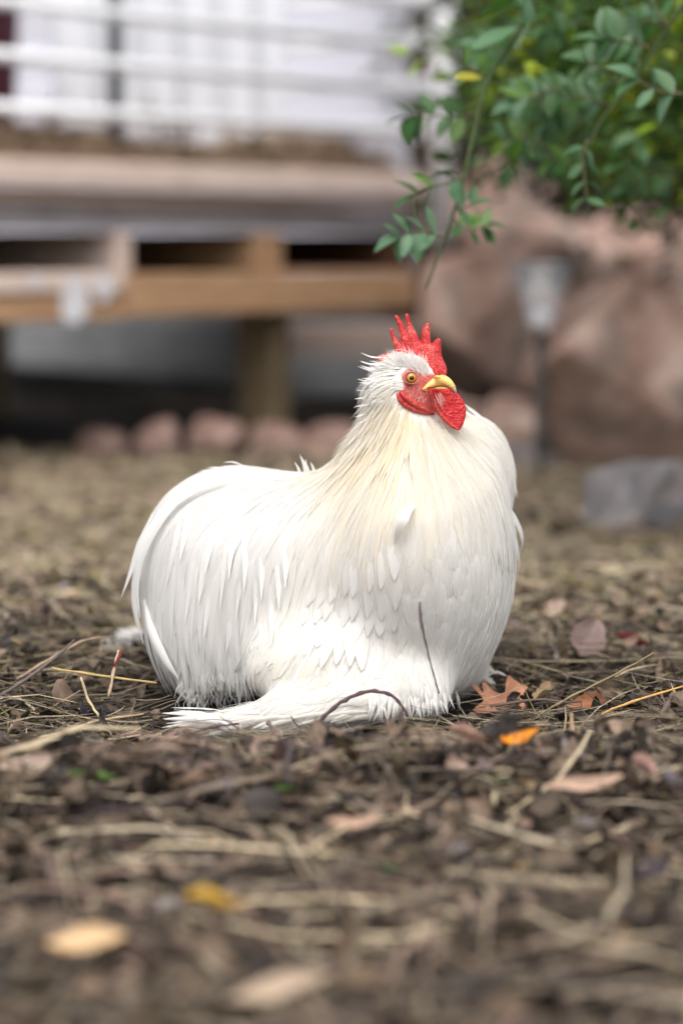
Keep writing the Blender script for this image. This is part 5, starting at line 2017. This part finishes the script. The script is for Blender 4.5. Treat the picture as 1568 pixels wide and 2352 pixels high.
# twigs
def twig(path, Y, r, label, col, name='twig', group=None, kink=True, n=5):
    pts = [P(a, b, Y if not hasattr(Y, '__len__') else Y[i]) for i, (a, b) in enumerate(path)]
    pp = catmull(pts, n)
    rr = np.interp(np.linspace(0, 1, len(pp)), np.linspace(0, 1, len(r)), r)
    rr = rr * (.72 + .16 * np.sin(np.arange(len(pp)) * 2.1 + path[0][0]))
    kr = random.Random(path[0][0])
    pp = [p + Vector((kr.gauss(0, 1), kr.gauss(0, 1), kr.gauss(0, 1))) * rr[i] * .16 for i, p in enumerate(pp)]
    c = pp[0].copy()
    V, F = tube([p - c for p in pp], rr, 7)
    o = link(name, py_mesh(name, V, F, True, [col] * len(V)), M['bark'])
    o.location = c
    return tag(o, label, 'twig', group or 'twigs on the ground')


TD = lin(86, 66, 70)
gy_ = ground_hit(735, 1668).y
twig([(722, 1672), (750, 1640), (792, 1607), (850, 1588), (900, 1598), (928, 1630), (934, 1645)], 1.715, [.0020, .0022, .0020, .0017, .0015], 'dark twig arching over the white foot feathers', TD)
twig([(963, 1383), (967, 1430), (980, 1490), (994, 1545), (1008, 1592)], [1.70, 1.702, 1.708, 1.714, 1.72], [.0013, .0017, .0009, .0008, .0009], 'slender grey twig leaning upright before the rooster breast', lin(112, 96, 98))
twig([(706, 1686), (770, 1690), (850, 1700), (925, 1694)], [1.70, 1.69, 1.685, 1.70], [.002, .0022, .0018, .001], 'dark twig lying flat below the arching one', TD)
twig([(618, 1660), (632, 1690), (640, 1730)], [1.70, 1.68, 1.66], [.0022, .0028, .003], 'thick dark stub standing in front of the foot feathers', lin(92, 72, 76))
twig([(440, 1685), (480, 1672), (548, 1662)], [1.70, 1.705, 1.71], [.0011, .0013, .0009], 'thin dark twig across the tips of the foot feathers', TD)
twig([(40, 1560), (130, 1505), (200, 1470), (262, 1462)], [1.86, 1.88, 1.9, 1.92], [.0016, .0018, .0016, .001], 'long pale twig rising behind the tan leaf at the left', lin(150, 128, 108))
twig([(0, 1598), (60, 1560), (140, 1500), (170, 1470)], [1.80, 1.81, 1.83, 1.84], [.002, .002, .0015, .001], 'dark grey twig slanting up at the left edge', lin(96, 86, 82))
twig([(120, 1535), (230, 1552), (360, 1568)], [1.80, 1.80, 1.80], [.0012, .0015, .001], 'straight yellowish stalk behind the tan leaf', lin(168, 146, 92))
twig([(250, 1600), (262, 1540), (272, 1495)], [1.79, 1.80, 1.81], [.0016, .0018, .0015], 'short pale broken stalk upright at the left of the tail', lin(170, 146, 122))
twig([(262, 1530), (275, 1508), (284, 1492)], [1.80, 1.805, 1.81], [.0014, .0014, .001], 'small dark red stem beside the pale broken stalk', lin(112, 40, 44))
twig([(186, 1555), (205, 1610), (240, 1660), (258, 1690)], [1.75, 1.75, 1.74, 1.735], [.0012, .0014, .0012, .001], 'pale bent straw lying over the bluish leaf', lin(196, 176, 140))
twig([(20, 1705), (110, 1690), (230, 1655), (330, 1640)], [1.70, 1.71, 1.72, 1.73], [.001, .0013, .0012, .0008], 'long thin pale straw low at the left', lin(178, 154, 120))
twig([(1240, 1640), (1310, 1600), (1400, 1555), (1500, 1500)], [1.76, 1.78, 1.80, 1.82], [.001, .0013, .0011, .0008], 'long thin stalk slanting up behind the orange leaf', lin(128, 112, 84))
twig([(1380, 1640), (1450, 1612), (1568, 1576)], [1.76, 1.76, 1.77], [.0012, .0014, .001], 'orange straw pointing right beyond the orange leaf', lin(196, 150, 88))
twig([(1516, 1660), (1530, 1625), (1545, 1590)], [1.72, 1.73, 1.73], [.003, .0032, .002], 'thick dark twig stub near the right edge', lin(100, 84, 80))
twig([(1310, 1640), (1320, 1690), (1350, 1735)], [1.68, 1.66, 1.64], [.0022, .002, .0016], 'bent brown stalk in front of the orange leaf', lin(150, 122, 92))
twig([(1262, 1762), (1330, 1752), (1380, 1740)], [1.60, 1.60, 1.61], [.0018, .0018, .0012], 'thin red stem in the right foreground', lin(160, 54, 56))
twig([(918, 1700), (926, 1770), (936, 1830)], [1.64, 1.60, 1.57], [.0024, .003, .0026], 'upright greenish yellow blade in the middle foreground', lin(168, 160, 92))
twig([(300, 1925), (420, 1955), (560, 1980), (700, 2010)], [1.42, 1.40, 1.39, 1.37], [.004, .005, .0045, .003], 'broad pale straw lying across the left foreground', lin(206, 182, 140))
twig([(30, 2110), (90, 2200), (190, 2260), (320, 2340)], [1.26, 1.22, 1.19, 1.15], [.004, .005, .005, .004], 'curved pale straw in the bottom left foreground', lin(200, 176, 134))
twig([(930, 1975), (1040, 2040), (1130, 2100)], [1.38, 1.34, 1.30], [.0045, .005, .004], 'thick tan straw right of centre in the foreground', lin(196, 168, 126))
twig([(560, 2130), (700, 2190), (840, 2290), (980, 2360)], [1.28, 1.24, 1.19, 1.15], [.004, .0045, .005, .004], 'long tan straw running down to the bottom edge', lin(186, 160, 118))
twig([(310, 2180), (420, 2130), (540, 2090), (640, 2050)], [1.26, 1.28, 1.30, 1.32], [.003, .0045, .0045, .003], 'pale straw crossing below the blurred yellow leaf', lin(212, 186, 144))
twig([(1100, 2095), (1250, 2130), (1400, 2160)], [1.31, 1.28, 1.26], [.004, .0045, .003], 'tan straw lying in the lower right foreground', lin(196, 160, 118))
twig([(1380, 2210), (1470, 2150), (1500, 2060)], [1.22, 1.26, 1.31], [.003, .0045, .003], 'curved straw at the lower right', lin(190, 160, 118))

tw = []
for k in range(6):
    pts = [Vector((-.5, 0, 0))]
    for j in range(5):
        pts.append(pts[-1] + Vector((.2, Rg.uniform(-.05, .05), Rg.uniform(-.02, .03))))
    V, F = tube(catmull(pts, 2), np.linspace(.02, .010, 11), 6)
    me = py_mesh('twig', V, F, True, [(lin(100, 86, 76), lin(78, 66, 62), lin(130, 110, 90))[k % 3]] * len(V))
    me.materials.append(M['bark'])
    tw.append(me)
nt_ = 0
while nt_ < 60:
    y = Rg.choice((Rg.uniform(1.1, 1.6), Rg.uniform(1.55, 2.1), Rg.uniform(1.55, 2.5)))
    x = Rg.uniform(-1, 1) * .17 * y
    if not clear_of_bird(np.array([[x, y]]), 1.35)[0]: continue
    tk = Rg.randrange(6)
    o = bpy.data.objects.new('small_twig', tw[tk])
    COL.objects.link(o)
    s = Rg.uniform(.035, .085)
    o.scale = (s, s, s)
    o.location = (x, y, ground_z(x, y) + .009 + Rg.uniform(0, .010))
    o.rotation_euler = (Rg.uniform(0, 6), Rg.uniform(-.2, .2), Rg.uniform(0, 6.28))
    tag(o, f"thin {('grey brown', 'dark purplish', 'pale tan')[tk % 3]} twig {zone(x, y)}", 'twig', 'small twigs strewn in the litter')
    nt_ += 1

# loose fluffy feather behind the tail
fz = Feathers()
c0 = ground_hit(290, 1500); cY = c0.y - .012
for k in range(130):
    t = Rg.random()
    bx, by = 332 - 70 * t, 1452 + 30 * t * t
    a = math.radians(Rg.uniform(120, 262))
    ln = Rg.uniform(16, 44)
    dz_ = Rg.gauss(0, .006)
    pts = [P(bx + math.cos(a) * ln * q, by - math.sin(a) * ln * q * .9 + 10 * q * q, cY + dz_) for q in (0, .2, .4, .6, .8, 1)]
    fz.add(pts, [Vector((Rg.gauss(0, .4), -1, .5)).normalized()] * 6, widths(5, Rg.uniform(2, 5) * K, .05), FW * Rg.uniform(.95, 1.03), .1)
V = np.concatenate(fz.V)
o = link('down_feather', np_mesh('down_feather', V - np.array(c0), np.concatenate(fz.F), True, np.concatenate(fz.C), np.concatenate(fz.U)), M['feather'])
o.location = c0
tag(o, 'loose fluffy white down feather on the ground behind the tail', 'feather')

# small green sprouts in the foreground
for (px, py, lb) in ((175, 1815, 'tiny green sprout in the left foreground'), (242, 1822, 'tiny green sprout just right of the leftmost one'), (650, 1850, 'tiny green sprout below the foot feathers'), (890, 2035, 'dark green sprout in the centre foreground'), (1140, 1830, 'tiny green sprout left of the long rolled leaf')):
    q = ground_hit(px, py)
    sp_ = empty('sprout', q, lb, 'sprout', 'green sprouts')
    for k in range(4):
        o = bpy.data.objects.new('leaf', leaf_mesh[3 if py < 2000 else 4, k % 3])
        COL.objects.link(o); o.parent = sp_
        o.scale = (.008, .008, .008)
        o.location = (0, 0, .008)
        o.rotation_euler = (0, -.6, k * 1.7 + px)
